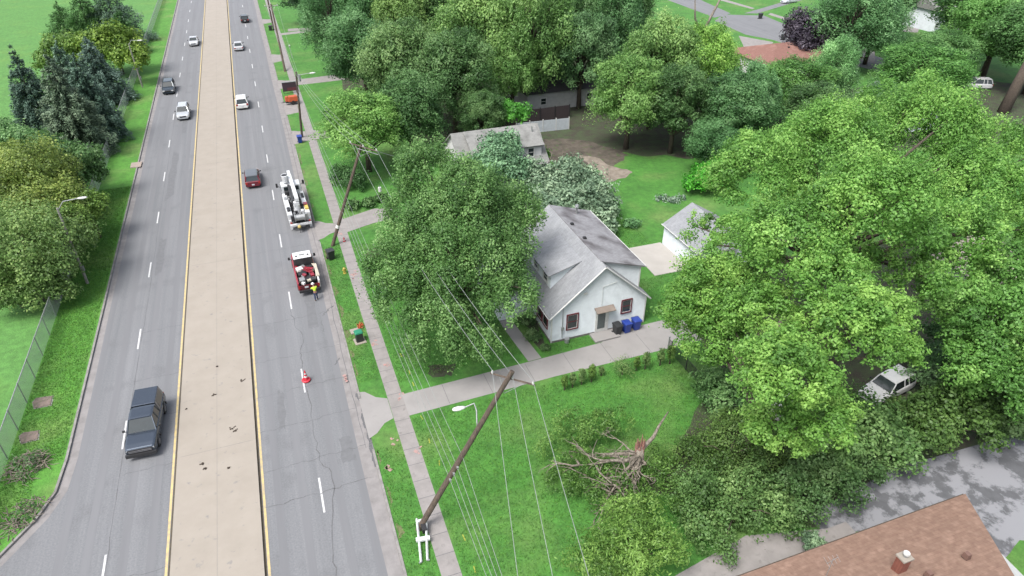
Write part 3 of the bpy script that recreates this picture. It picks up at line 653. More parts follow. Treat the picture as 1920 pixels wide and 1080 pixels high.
# ================================================================ FENCES
F = thing('chain_link_fence', 'long galvanised chain link fence between the park and the grass verge', 'fence', (-21.7, 30, 0))
cm = bpy.data.materials.new('chain_link'); cm.use_nodes = True; t = cm.node_tree; P = t.nodes['Principled BSDF']
P.inputs['Base Color'].default_value = (.5, .52, .51, 1); P.inputs['Metallic'].default_value = .3; P.inputs['Roughness'].default_value = .5
tc = nd(t, 'ShaderNodeTexCoord'); sp = nd(t, 'ShaderNodeSeparateXYZ'); t.links.new(tc.outputs['Object'], sp.inputs[0])
fac = []
for sg in (1, -1):
    a = nd(t, 'ShaderNodeMath', operation='MULTIPLY'); a.inputs[1].default_value = sg; t.links.new(sp.outputs[2], a.inputs[0])
    b = nd(t, 'ShaderNodeMath', operation='ADD'); t.links.new(sp.outputs[1], b.inputs[0]); t.links.new(a.outputs[0], b.inputs[1])
    c = nd(t, 'ShaderNodeMath', operation='MULTIPLY'); c.inputs[1].default_value = 12.5; t.links.new(b.outputs[0], c.inputs[0])
    d = nd(t, 'ShaderNodeMath', operation='FRACT'); t.links.new(c.outputs[0], d.inputs[0])
    g = nd(t, 'ShaderNodeMath', operation='LESS_THAN'); g.inputs[1].default_value = .32; t.links.new(d.outputs[0], g.inputs[0]); fac.append(g)
mx = nd(t, 'ShaderNodeMath', operation='MAXIMUM'); t.links.new(fac[0].outputs[0], mx.inputs[0]); t.links.new(fac[1].outputs[0], mx.inputs[1])
tp = nd(t, 'ShaderNodeBsdfTransparent'); ms = nd(t, 'ShaderNodeMixShader')
t.links.new(mx.outputs[0], ms.inputs[0]); t.links.new(tp.outputs[0], ms.inputs[1]); t.links.new(P.outputs[0], ms.inputs[2]); t.links.new(ms.outputs[0], t.nodes['Material Output'].inputs[0])
MB().poly([(0, -8, .1), (0, 270, .1), (0, 270, 2.0), (0, -8, 2.0)]).build('wire_mesh', cm, F)
MB().tube([(0, -8, 2.02), (0, 270, 2.02)], .045, 6).build('top_rail', M['galv'], F)
post = MB().tube([(0, -8, .0), (0, -8, 2.1)], .045, 6).add([], []).build('post', M['galv'], F)
for i in range(1, 88):
    p_ = post.copy(); COL.objects.link(p_); p_.location = (0, i*3.05, 0); p_.parent = F
B = thing('chain_link_fence', 'low black wire fence running from the driveway end past the lawn', 'fence', (28.0, 31, 0))
bpost = MB().tube([(0, 0, 0), (0, 0, 1.35)], .05, 6).build('post', M['black'], B)
for i in range(1, 4):
    p_ = bpost.copy(); COL.objects.link(p_); p_.location = (0, i*2.3, 0); p_.parent = B
bm_ = cm.copy(); bm_.name = 'black_chain_link'; bm_.node_tree.nodes['Principled BSDF'].inputs['Base Color'].default_value = (.03, .03, .03, 1)
MB().poly([(0, 0, .1), (0, 7.4, .1), (0, 7.4, 1.2), (0, 0, 1.2)]).build('wire_mesh', bm_, B)
MB().tube([(0, 0, 1.22), (0, 7.4, 1.22)], .025, 6).build('top_rail', M['black'], B)
MB().tube([(0, 7.4, 0), (0, 7.4, 1.5)], .06, 6).build('gate_post', M['galv'], B)
wf = thing('board_fence', 'white board fence panels under the woodland trees beyond the bare soil', 'fence', (33.5, 90.4, 0))
for i in range(4): MB().box((1.0+i*2.05, -.12*i, .95), (2.0, .06, 1.7), -.06).build('panel', mat('blue_white_board', (.5, .54, .58), .7), wf)
for i in range(5): MB().box((i*2.05, .05-.12*i, 1.0), (.12, .12, 2.0)).build('post', M['trim'], wf)
df = thing('board_fence', 'dark brown board fence panel standing above the white fence', 'fence', (31.5, 94.5, 0))
for i in range(5): MB().box((1.2+i*2.45, 0, 1.1), (2.4, .08, 2.1)).build('panel', mat('dark_board', (.045, .033, .035), .8), df)
for i in range(6): MB().box((i*2.45, -.06, 1.15), (.12, .12, 2.3)).build('post', M['black'], df)

# ================================================================ POLES, LAMPS, WIRES
def lerp(a, b, t): return tuple(a[i]+(b[i]-a[i])*t for i in range(3))
def pole(label, base, top, r=.17, arms=(), m='pole', lumin=None, arm_dir=(1, 0, 0)):
    T = thing('utility_pole', label, 'utility pole', base)
    rel = tuple(top[i]-base[i] for i in range(3)); MB().tube([(0, 0, -.1), lerp((0, 0, 0), rel, .5), rel], [r, r*.88, r*.72], 10).build('pole_shaft', M[m], T)
    for (a, b) in arms:
        A = tuple(a[i]-base[i] for i in range(3)); Bq = tuple(b[i]-base[i] for i in range(3))
        c = MB().tube([A, Bq], .075, 4).build('crossarm', M['palepole' if m != 'pole' or 'far' in label else 'pole'], T)
        for t in (.04, .5, .96):
            q = lerp(A, Bq, t); MB().tube([q, (q[0], q[1], q[2]+.13), (q[0], q[1], q[2]+.25)], [.05, .075, .035], 8).build('insulator', M['trim'], c)
        mid = lerp(A, Bq, .5); low = tuple(mid[i]-rel[i]/max(rel[2], 1)*.9 for i in range(3))
        br = MB(); br.tube([lerp(A, Bq, .2), low], .02, 5); br.tube([lerp(A, Bq, .8), low], .02, 5); br.build('brace', M['galv'], T)
    return T
def luminaire(T, base, pts, head_dir):
    pts = [tuple(p[i]-base[i] for i in range(3)) for p in pts]
    MB().tube(pts, .045, 8).build('lamp_arm', M['galv'], T)
    e_ = Vector(pts[-1]); d = Vector(head_dir).normalized(); s = d.cross(Vector((0, 0, 1))).normalized()
    rings = []
    for t, w_, h_ in ((0, .07, .06), (.15, .13, .09), (.45, .19, .11), (.7, .15, .07), (.8, .06, .03)):
        c = e_ + d*t; rings.append([tuple(c + s*w_*math.cos(a)+Vector((0, 0, 1))*h_*math.sin(a)) for a in [2*math.pi*k_/10 for k_ in range(10)]])
    h = MB().loft(rings).build('lamp_head', M['trim'], T, True)
    c = e_ + d*.42 - Vector((0, 0, .09)); MB().ball(tuple(c), .11, 10, 6, (1, 1, .5)).build('lens', M['lamp'], h, True)
P3b, P3t = (3.8, 27.9, 0), (10.2, 28.2, 10.8)
A3 = ((9.25, 29.13, 10.3), (11.29, 27.29, 10.3))
T3 = pole('badly leaning brown wooden pole nearest the camera with street lamp and crossarm', P3b, lerp(P3b, P3t, 1.01), .2, [A3])
j = lerp(P3b, P3t, .655)
lx, ly = 6.89, 29.14
luminaire(T3, P3b, [j, (j[0]+.05, j[1]+.1, j[2]+.5), ((j[0]+lx+.75)/2+.35, (j[1]+ly)/2, (j[2]+8.15)/2+.55), (lx+1.3, ly+.02, 8.25), (lx+.75, ly, 8.15)], (-1, .05, 0))
mb = MB()
for t in (.36, .4, .44): q = lerp(P3b, P3t, t); mb.box((q[0]-3.8, q[1]-27.9-.22, q[2]), (.12, .2, .16))
mb.build('cable_bracket', M['galv'], T3)
P2b, P2t = (3.55, 66.15, 0), (8.15, 67.35, 10.4)
A2 = ((7.07, 68.25, 10.4), (9.36, 64.98, 10.4))
A2b = (lerp(A2[0], P2t, 0), lerp(A2[1], P2t, 0))
T2 = pole('leaning brown wooden pole with crossarm beside the driveway and black bin', P2b, P2t, .19, [A2])
MB().tube([lerp((0, 0, 0), (4.6, 1.2, 10.4), .19), lerp((0, 0, 0), (4.6, 1.2, 10.4), .22)], .2, 10).build('band', M['trim'], T2)
MB().tube([(4.15, 1.1, 10.1), (5.9, -.8, 9.9)], .03, 6).build('brace', M['galv'], T2)
pb = (3.75, 100.2, 0); _t = (4.41, 98.83); pt = (_t[0], _t[1], 9.8)
T1 = pole('upright wooden pole with short street lamp beside the blue bin', pb, pt, .17, [], 'pole')
q = lerp(pb, pt, .93); luminaire(T1, pb, [q, (q[0]+.8, q[1]-.1, q[2]+.3), (q[0]+1.8, q[1]-.1, q[2]+.35)], (1, 0, 0))
MB().tube([(pt[0]-pb[0]+.3, pt[1]-pb[1], 8.5), (pt[0]-pb[0]+.3, pt[1]-pb[1], 9.4)], .2, 10).build('transformer', M['galv'], T1)
pc = (4.15, 136, 0); _t = (4.02, 144.46); pct = (_t[0], _t[1], 10.5)
T0 = pole('far wooden pole beside the pavement near the dark sign board', pc, pct, .2, [((pct[0]-1.2, pct[1], 10.2), (pct[0]+1.2, pct[1], 10.2))])
pd_ = (6.21, 145.46, 0)
sp_ = thing('sign_post', 'thin white topped post on the grass beside the far driveway', 'post', pd_)
MB().tube([(0, 0, 0), (-.1, 0, 2.4)], .05, 6).build('post_shaft', M['galv'], sp_); MB().ball((-.1, 0, 2.5), .16, 8, 6).build('post_cap', M['trim'], sp_)
pe = (4.4, 172, 0)
T00 = pole('farthest utility pole at the top edge beyond the second driveway', pe, (4.2, 172, 10.5), .2, [((3.0, 172, 10.2), (5.4, 172, 10.2))])

def cable(label, a, b, sag, r=.015, m='wire', n=14, grp='power lines strung between the leaning poles'):
    pts = []
    for i in range(n+1):
        t = i/n; p = lerp(a, b, t); pts.append((p[0], p[1], p[2]-4*sag*t*(1-t)))
    o = MB().tube(pts, r, 5).build('power_cable', M[m]); tag(o, label, 'cable', grp)
for i, t in enumerate((.04, .5, .96)):
    nm = ('left', 'middle', 'right')[i]
    a2 = lerp(A2[0], A2[1], t); a3 = lerp(A3[0], A3[1], t)
    a2 = (a2[0], a2[1], a2[2]+.25); a3 = (a3[0], a3[1], a3[2]+.25)
    cable(f'upper cable from the {nm} end of one leaning crossarm to the next'.replace('middle end', 'middle'), a2, a3, 1.4)
    ex, ey = ((6.34, 16.43), (7.91, 16.27), (9.45, 15.71))[i]
    cable(f'upper cable running from the {nm} of the nearest crossarm out of the bottom edge', a3, (ex, ey, 8.7), .1)
    cable(f'upper cable from the {nm} of the middle leaning crossarm to the far lamp pole', a2, (pt[0]-.2+.2*i, pt[1], pt[2]-.1*i), .9)
    cable(f'far upper cable on the {nm} side between the two far poles', (pt[0]-.2+.2*i, pt[1], pt[2]-.1*i), (pct[0]-1.1+1.1*i, pct[1], 10.3), .7)
for i, (t3, t2) in enumerate(((.36, .36), (.4, .4), (.44, .44), (.5, .5))):
    nm = ('lowest', 'second lowest', 'third lowest', 'topmost')[i]
    a = lerp(P3b, P3t, t3); b = lerp(P2b, P2t, t2); c = lerp(pb, pt, .62+.06*i)
    cable(f'{nm} of the four low cables between the two leaning poles', b, a, .55, .014)
    ex, ey = ((6.23, 20.89), (6.42, 20.54), (6.6, 20.2), (6.77, 19.85))[i]
    cable(f'{nm} of the four low cables leaving the nearest pole at the bottom edge', a, (ex, ey, 3.5+.35*i), .05, .014)
    cable(f'{nm} of the four low cables from the leaning pole to the far lamp pole', b, c, .6, .014)
q = lerp(A2[0], A2[1], .9)
cable('service cable dropping from the leaning crossarm toward the neighbour house', q, (20.5, 73.4, 4.5), .6, .025)
ins = thing('splice_box', 'small white splice box hanging on a cable in front of the maple', 'splice box', (8.75, 62.2, 7.6))
MB().tube([(0, 0, -.22), (0, 0, .22)], .16, 8).build('case', M['trim'], ins); MB().tube([(0, 0, .2), (0, 0, .5)], .03, 6).build('hanger', M['dwire'], ins)

def streetlamp(label, b, top, head):
    T = thing('street_lamp', label, 'street lamp', b)
    rel = tuple(top[i]-b[i] for i in range(3)); MB().tube([(0, 0, 0), rel], [.14, .09], 8).build('lamp_post', M['palepole'], T)
    hd = Vector(head)-Vector(top); luminaire(T, b, [tuple(Vector(b)+Vector(rel)*.97), tuple(Vector(b)+Vector(rel)+Vector((hd.x*.25, hd.y*.2, .55))), (head[0]-.75, head[1], head[2])], (1, 0, 0))
    MB().box((.16, -.05, 1.7), (.12, .3, .5)).build('junction_box', M['galv'], T)
_t = (-19.82, 66.73); streetlamp('grey street lamp nearest the camera leaning over the park fence', (-19.83, 66.8, .1), (_t[0], _t[1], 8.3), (_t[0]+2.6, _t[1], 8.95))
_t = (-20.28, 134.16); streetlamp('far street lamp in front of the yellow green park tree', (-20.13, 134.44, .1), (_t[0], _t[1], 7.6), (_t[0]+2.2, _t[1], 8.0))

# ================================================================ VEHICLES
def wheelset(T, L, W, r, fy, ry, wd=.22, dual=()):
    for y in (fy, ry)+tuple(dual):
        for s in (-1, 1):
            x = s*(W/2-wd/2-.02)
            w_ = MB().tube([(x-wd/2, y, r), (x-wd/2+.03, y, r), (x+wd/2-.03, y, r), (x+wd/2, y, r)], [r*.9, r, r, r*.9], 16).build('wheel', M['rubber'], T)
            MB().tube([(x+s*(wd/2-.01), y, r), (x+s*(wd/2+.012), y, r)], [r*.6, r*.55], 12).build('rim', M['rim'], w_)
def car(name, label, cat, x, y, head, kind, col, dims, group='vehicles driving on the divided road', metal=.0, rails=False, hood=None, roofcol=None, tonneau=None, rough=.25):
    L, W, Hh = dims; T = thing(name, label, cat, (x, y, .0), head, group)
    pm = paint('car_paint', col, rough, metal); hw = W/2
    sb = Hh*.6 if kind != 'sedan' else Hh*.64
    zc = .28 if kind != 'pickup' else .42
    def ring(yy, w_, zb, zt):
        w_ *= hw
        return [(-w_*.86, yy, zb), (-w_, yy, zb+.14), (-w_, yy, zt-.2), (-w_*.95, yy, zt-.05), (-w_*.82, yy, zt), (w_*.82, yy, zt), (w_*.95, yy, zt-.05), (w_, yy, zt-.2), (w_, yy, zb+.14), (w_*.86, yy, zb)]
    st = {'suv': [(-.5, .84, .5, .9), (-.485, .95, .32, .98), (-.4, 1, zc, sb), (-.1, 1, zc, sb), (.2, 1, zc, sb), (.3, .99, zc, sb-.04), (.43, .95, .3, sb-.13), (.485, .84, .34, sb-.24), (.5, .7, .42, sb-.36)],
          'sedan': [(-.5, .8, .45, .82), (-.485, .93, .3, .9), (-.38, 1, zc, sb), (-.1, 1, zc, sb), (.18, 1, zc, sb), (.27, .98, zc, sb-.06), (.42, .93, .28, sb-.2), (.485, .8, .3, sb-.32), (.5, .62, .38, sb-.42)],
          'pickup': [(-.5, .9, .62, 1.02), (-.49, .98, .5, sb-.08), (-.4, 1, zc, sb-.06), (-.12, 1, zc, sb-.04), (.2, 1, zc, sb), (.28, 1, zc, sb-.0), (.42, .98, .4, sb-.06), (.485, .93, .42, sb-.14), (.5, .86, .5, sb-.26)]}[kind]
    MB().loft([ring(a*L, b, c, d) for a, b, c, d in st]).build('body', pm, T, False, .03)
    # greenhouse
    if kind == 'suv': yb0, yb1, yt0, yt1 = -.475, .2, -.42, .06
    elif kind == 'sedan': yb0, yb1, yt0, yt1 = -.36, .2, -.2, .05
    else: yb0, yb1, yt0, yt1 = -.12, .24, -.09, .115
    yb0, yb1, yt0, yt1 = [v*L for v in (yb0, yb1, yt0, yt1)]
    wb, wt = hw*.9, hw*.72; zt = Hh-.06
    c8 = [(-wb, yb0, sb-.03), (wb, yb0, sb-.03), (wb, yb1, sb-.05), (-wb, yb1, sb-.05), (-wt, yt0, zt), (wt, yt0, zt), (wt, yt1, zt), (-wt, yt1, zt)]
    MB().add(c8, [(3, 2, 1, 0), (4, 5, 6, 7), (0, 1, 5, 4), (1, 2, 6, 5), (2, 3, 7, 6), (3, 0, 4, 7)]).build('glass', M['glass'], T)
    rp_ = paint('roof_paint', roofcol, .35) if roofcol else pm
    MB().loft([[(-wt*s, yy, z), (-wt*s*1.03, yy, z+.02), (-wt*s*.85, yy, z+.07), (wt*s*.85, yy, z+.07), (wt*s*1.03, yy, z+.02), (wt*s, yy, z)] for yy, s, z in ((yt0-.04, .96, zt-.03), (yt0+.15, 1.02, zt), ((yt0+yt1)/2, 1.03, zt+.01), (yt1-.1, 1.01, zt), (yt1+.03, .96, zt-.03))]).build('roof', rp_, T)
    for s in (-1, 1):
        ym = (yt0+yt1)/2+.1; bars = [((s*wb, yb1, sb-.05), (s*wt, yt1, zt), .045), ((s*wb, yb0, sb-.03), (s*wt, yt0, zt), .07), ((s*(wb+.005), ym-.05, sb-.03), (s*(wt+.01), ym, zt), .045)]
        if kind == 'suv': bars.append(((s*(wb+.005), yt0+.6, sb-.03), (s*(wt+.01), yt0+.75, zt), .05))
        for a_, b_, r_ in bars: MB().tube([a_, b_], r_, 5).build('pillar', pm, T)
    r = .36 if kind != 'pickup' else .4
    wheelset(T, L, W, r, L*.31, -L*.3)
    for s in (-1, 1):
        MB().box((s*hw*.68, L*.487, sb-.34), (.36, .12, .17)).build('headlight', M['lamp'], T)
        MB().box((s*hw*.8, -L*.489, sb-.2 if kind != 'sedan' else sb-.24), (.26, .12, .26 if kind != 'sedan' else .16)).build('taillight', M['tail'], T)
        mm = MB(); mm.tube([(s*hw*.9, yb1-.25, sb), (s*(hw+.1), yb1-.28, sb+.08)], .025, 5); mm.box((s*(hw+.13), yb1-.28, sb+.1), (.16, .1, .14)); mm.build('mirror', M['black'], T)
    MB().box((0, L*(.499 if kind != 'pickup' else .5), sb-.36), (hw*(.95 if kind != 'pickup' else 1.5), .06, .2 if kind != 'pickup' else .3)).build('grille', M['black'], T)
    if kind == 'pickup':
        for q in (-.05, .05): MB().box((0, L*.508, sb-.36+q), (hw*1.4, .03, .025)).build('grille_bar', M['rim'], T)
        for s in (-1, 1):
            for yy in (L*.31, -L*.3): MB().tube([(s*(hw+.015), yy+.5*math.cos(a), .44+.5*math.sin(a)) for a in [math.pi*i/10 for i in range(11)]], .055, 5).build('wheel_arch', M['black'], T)
    MB().box((0, L*.497+(.07 if kind == 'pickup' else 0), .5 if kind == 'pickup' else .42), (hw*(1.9 if kind == 'pickup' else 1.5), .16 if kind == 'pickup' else .08, .26 if kind == 'pickup' else .16)).build('bumper', M['black'] if kind == 'pickup' else pm, T)
    MB().box((0, -L*.497, .45), (hw*1.6, .1, .2)).build('bumper', M['galv'] if kind == 'pickup' else pm, T)
    MB().box((0, -L*.505, sb-.4 if kind != 'pickup' else .66), (.32, .03, .16)).build('number_plate', M['plate'], T)
    if rails:
        for s in (-1, 1): MB().tube([(s*wt*.93, yt0+.1, zt+.1), (s*wt*.93, yt1-.2, zt+.1)], .025, 5).build('roof_rail', M['black'], T)
    if kind == 'pickup' and tonneau:
        a, b = -L*.485, yb0-.03; cm_ = MB(); w1, w2 = hw*.93, hw*.76; z0, z1 = sb-.07, Hh-.02
        cm_.add([(-w1, a, z0), (w1, a, z0), (w1, b, z0), (-w1, b, z0), (-w2, a+.12, z1), (w2, a+.12, z1), (w2, b-.02, z1), (-w2, b-.02, z1)], [(3, 2, 1, 0), (4, 5, 6, 7), (0, 1, 5, 4), (1, 2, 6, 5), (2, 3, 7, 6), (3, 0, 4, 7)])
        cp = cm_.build('bed_cap', pm, T, False, .04)
        for s in (-1, 1):
            xs = s*(w1+w2)/2+s*.015; MB().add([(s*(w1*.99+.0), b-.3, z0+.12), (s*(w1*.99), a+.35, z0+.12), (s*(w2+.03), a+.4, z1-.12), (s*(w2+.03), b-.32, z1-.12)], [(0, 1, 2, 3)]).build('side_window', M['glass'], cp)
    for s in (-.3, .35): MB().tube([(s*wb, yb1+.03, sb-.0), (s*wb+.35, yb1-.25, sb+.13)], .012, 4).build('wiper', M['black'], T)
    return T
PI = math.pi
car('pickup_truck', 'dark grey pickup with a bed cap driving toward the camera nearest the bottom', 'pickup truck', -12.7, 43.15, PI-.05, 'pickup', (.085, .105, .135), (5.7, 2.1, 1.95), metal=.75, tonneau=True)
car('car', 'silver station wagon with roof rails driving toward the camera ahead of the dark suv', 'car', -12.75, 116.2, PI, 'suv', (.5, .52, .54), (4.8, 1.9, 1.68), metal=.2, rails=True)
car('car', 'dark grey suv in the outer left lane driving toward the camera', 'car', -15.6, 130.9, PI, 'suv', (.03, .045, .06), (4.8, 1.95, 1.75), metal=.3)
car('car', 'silver car farthest up the left carriageway driving toward the camera', 'car', -12.4, 164.5, PI, 'sedan', (.55, .56, .58), (4.7, 1.85, 1.5), metal=.2)
car('car', 'black car farthest away on the right carriageway near the top edge', 'car', -1.5, 184.2, 0, 'suv', (.02, .02, .022), (4.6, 1.85, 1.6))
car('car', 'silver sedan heading away beside the median near the top', 'car', -3.55, 157.2, 0, 'sedan', (.55, .55, .56), (4.7, 1.85, 1.48), metal=.2)
car('car', 'white suv heading away beside the median', 'car', -3.95, 118.4, 0, 'suv', (.72, .72, .71), (4.8, 1.95, 1.75))
car('car', 'dark red suv with grey roof heading away beside the median', 'car', -3.6, 86.5, 0, 'suv', (.14, .01, .02), (4.6, 1.88, 1.62), roofcol=(.1, .11, .12))
car('car', 'white suv parked on a drive under the trees at the upper right', 'car', 116.71, 84.45, 1.15, 'suv', (.7, .7, .7), (5.0, 1.95, 1.85), group='parked cars among the houses')
car('car', 'white car half hidden by tree trunks beside the dark roofed house', 'car', 52.08, 107.91, 1.3, 'suv', (.68, .7, .72), (4.8, 1.9, 1.6), group='parked cars among the houses')
car('car', 'dark car parked on the street behind the purple tree', 'car', 108.96, 109.89, 1.0, 'sedan', (.02, .02, .025), (4.6, 1.85, 1.45), group='parked cars among the houses')
car('car', 'pale silver car at the top edge where the far streets meet', 'car', 135.91, 157.74, 1.7, 'sedan', (.5, .52, .56), (4.6, 1.85, 1.45), group='parked cars among the houses')

car('car', 'white car half hidden under the bright maple above the thicket', 'car', 41.2, 27.9, 1.75, 'suv', (.7, .7, .71), (4.7, 1.9, 1.65), group='parked cars among the houses')

# utility digger / bucket truck
U = thing('bucket_truck', 'white utility bucket truck with folded boom stopped at the kerb', 'utility truck', (.95, 71.3, 0), .035, 'work vehicles stopped in the kerb lane')
WS = M['wsteel']
MB().box((0, 4.5, .78), (.9, 9, .28)).build('chassis', M['black'], U)
for y, s in ((8.0, 1), (2.2, 1)): pass
for y in (8.1, 2.3):
    for s in (-1, 1):
        w_ = MB().tube([(s*1.18, y, .5), (s*.86 if y > 5 else s*.6, y, .5)], .5, 18).build('wheel', M['rubber'], U); MB().tube([(s*1.19, y, .5), (s*1.2, y, .5)], .27, 12).build('rim', M['rim'], w_)
mb = MB().loft([[(-x_, y, z0), (x_, y, z0), (x_, y, z1-.12), (x_*.9, y, z1), (-x_*.9, y, z1), (-x_, y, z1-.12)] for y, x_, z0, z1 in ((6.6, 1.1, .8, 2.55), (7.9, 1.12, .7, 2.6), (8.35, 1.1, .65, 1.75), (9.3, 1.0, .6, 1.55), (9.45, .85, .65, 1.4))])
mb.build('cab', WS, U, False, .04)
MB().add([(-.9, 7.96, 2.5), (.9, 7.96, 2.5), (.98, 8.38, 1.78), (-.98, 8.38, 1.78)], [(0, 1, 2, 3)]).build('windscreen', M['glass'], U)
MB().box((0, 6.585, 2.15), (1.7, .03, .5)).build('rear_window', M['glass'], U)
for s in (-1, 1):
    MB().box((s*1.125, 7.3, 2.05), (.03, .95, .5)).build('side_window', M['glass'], U)
    m_ = MB(); m_.tube([(s*1.1, 8.2, 1.7), (s*1.5, 8.25, 2.0)], .03, 5); m_.box((s*1.52, 8.2, 2.05), (.24, .12, .5)); m_.build('mirror', M['black'], U)
    bn = MB().box((s*.95, 3.3, 1.3), (.5, 5.9, 1.0)).build('side_bin', WS, U, False, .03)
    for k_ in range(5): MB().box((s*1.205, .9+k_*1.18, 1.3), (.02, 1.05, .8)).build('bin_door', M['trim'], bn)
    MB().box((s*1.05, .25, .6), (.25, .25, 1.1)).build('outrigger', WS, U)
    MB().box((s*1.0, -.1, 1.0), (.22, .1, .14)).build('taillight', M['tail'], U)
MB().box((0, 3.3, 1.0), (1.4, 6.2, .12)).build('bed', mat('bed_steel', (.16, .16, .165), .7), U)
MB().tube([(0, 1.7, 1.0), (0, 1.7, 2.3)], [.42, .34], 14).build('turret', WS, U)
MB().box((0, 1.7, 2.45), (.6, .7, .4)).build('turret_head', WS, U, False, .03)
bo = MB().add([], []); bo.box((.12, 4.9, 2.95), (.42, 7.0, .42)); bo.build('boom', WS, U, False, .03)
MB().box((.12, 8.9, 3.02), (.34, 1.4, .3)).build('boom_tip', WS, U)
MB().box((-.28, 4.2, 2.6), (.26, 4.6, .26)).build('lower_boom', M['black'], U)
mb = MB(); mb.loft([[(-.5+.36*c*k_, 7.3+.5*s*k_, z) for c, s in [(math.cos(2*PI*i/12), math.sin(2*PI*i/12)) for i in range(12)]] for z, k_ in ((2.75, .85), (3.6, 1.05))]); b_ = mb.build('bucket', WS, U)
MB().tube([(-.5, 7.3, 3.605), (-.5, 7.3, 3.62)], .34, 12).build('bucket_opening', M['black'], b_)
m_ = MB(); m_.tube([(-.5, 7.6, 2.85), (.1, 8.9, 2.95)], .08, 6); m_.build('bucket_arm', M['black'], U)
random.seed(3)
for (x, y, z, a, b, c, mm) in ((-.3, .4, 1.35, .5, .4, .5, 'dark'), (.35, .5, 1.3, .45, .5, .45, 'galv'), (.05, 3.2, 1.3, .6, .5, .4, 'dark'), (.3, 4.3, 1.3, .3, .8, .4, 'galv'), (-.35, 5.2, 1.35, .4, .5, .4, 'dark'), (.3, 5.6, 1.3, .5, .4, .4, 'dark'), (-.4, 1.2, 1.3, .3, .3, .5, 'galv'), (-.95, 1.6, 1.88, .34, .9, .18, 'dark'), (-.95, 4.6, 1.86, .3, .6, .14, 'galv'), (.95, 4.8, 1.86, .3, 1.1, .14, 'dark'), (.62, .05, 1.5, .5, .3, .7, 'galv'), (-.7, .05, 1.45, .45, .3, .6, 'dark'), (-.62, 5.9, 1.9, .5, .5, .5, 'dark'), (.6, 5.9, 1.8, .4, .5, .5, 'galv')):
    MB().box((x, y, z), (a, b, c)).build('equipment_box', M[mm], U, False, .02)
m_ = MB(); m_.tube([(-.5, 0, 1.5), (.5, 0, 1.5)], .32, 16); m_.tube([(-.55, 0, 1.5), (-.48, 0, 1.5)], .45, 16); m_.tube([(.48, 0, 1.5), (.55, 0, 1.5)], .45, 16); m_.build('cable_reel', M['galv'], U)
MB().box((0, -.2, .75), (2.3, .3, .2)).build('bumper', WS, U); MB().box((0, -.45, .6), (.8, .5, .12)).build('hitch', M['black'], U)
MB().box((.95, 2.2, 1.93), (.42, .6, .25)).build('tool_bag', M['red'], U); MB().box((.98, 1.4, 1.9), (.38, .8, .22)).build('tool_tray', mat('yellow_plastic', (.6, .45, .1), .5), U)
m_ = MB()
for i in range(34):
    m_.tube([(random.uniform(-.65, .65), random.uniform(.2, 6), 1.15), (random.uniform(-.6, .6), random.uniform(.2, 6), random.uniform(1.2, 2.1))], .035, 5)
m_.build('hydraulic_hose', M['dark'], U)
for i in range(30):
    MB().box((random.uniform(-.68, .68), random.uniform(.1, 6.2), random.uniform(1.2, 1.9)), (random.uniform(.1, .35), random.uniform(.12, .5), random.uniform(.08, .3)), random.uniform(-.8, .8)).build('tool', M[random.choice(['wsteel', 'dark', 'dark', 'galv', 'dark'])], U)
yb = thing('warning_ball', 'small yellow ball on a stem behind the white utility truck', 'marker', (.72, 70.5, 0)); MB().ball((0, 0, .75), .2, 10, 8).build('ball', mat('dull_yellow', (.5, .38, .12), .6), yb, True); MB().tube([(0, 0, 0), (0, 0, .6)], .03, 6).build('stem', M['black'], yb)

# red service pickup with equipment in the bed
V = thing('service_truck', 'red service pickup with white cab roof and cluttered bed stopped behind the utility truck', 'service truck', (.35, 60.9, 0), .03, 'work vehicles stopped in the kerb lane')
def ring2(yy, w_, zb, zt): return [(-w_*.95, yy, zb), (-w_, yy, zb+.15), (-w_, yy, zt-.15), (-w_*.93, yy, zt), (w_*.93, yy, zt), (w_, yy, zt-.15), (w_, yy, zb+.15), (w_*.95, yy, zb)]
MB().loft([ring2(y, w_, a, b) for y, w_, a, b in ((.0, 1.02, .5, 1.25), (1.5, 1.04, .45, 1.25), (2.6, 1.02, .45, 1.18), (3.35, .95, .5, 1.0), (3.5, .8, .55, .85))]).build('cab_body', M['red'], V, False, .03)
gl = MB().add([(-.93, .05, 1.2), (.93, .05, 1.2), (.93, 1.9, 1.2), (-.93, 1.9, 1.2), (-.78, .2, 1.95), (.78, .2, 1.95), (.78, 1.35, 1.95), (-.78, 1.35, 1.95)], [(3, 2, 1, 0), (4, 5, 6, 7), (0, 1, 5, 4), (1, 2, 6, 5), (2, 3, 7, 6), (3, 0, 4, 7)]); gl.build('glass', M['glass'], V)
MB().box((0, .85, 2.0), (1.72, 1.5, .14)).build('roof', M['white'], V, False, .05)
for x in (-.55, .55): MB().tube([(x, .7, 2.06), (x, .7, 2.16)], .09, 8).build('roof_light', M['black'], V)
MB().box((0, .85, 2.13), (.5, .12, .1)).build('light_bar', M['galv'], V)
MB().box((0, -.05, 1.75), (1.8, .06, .9)).build('headache_rack', M['black'], V)
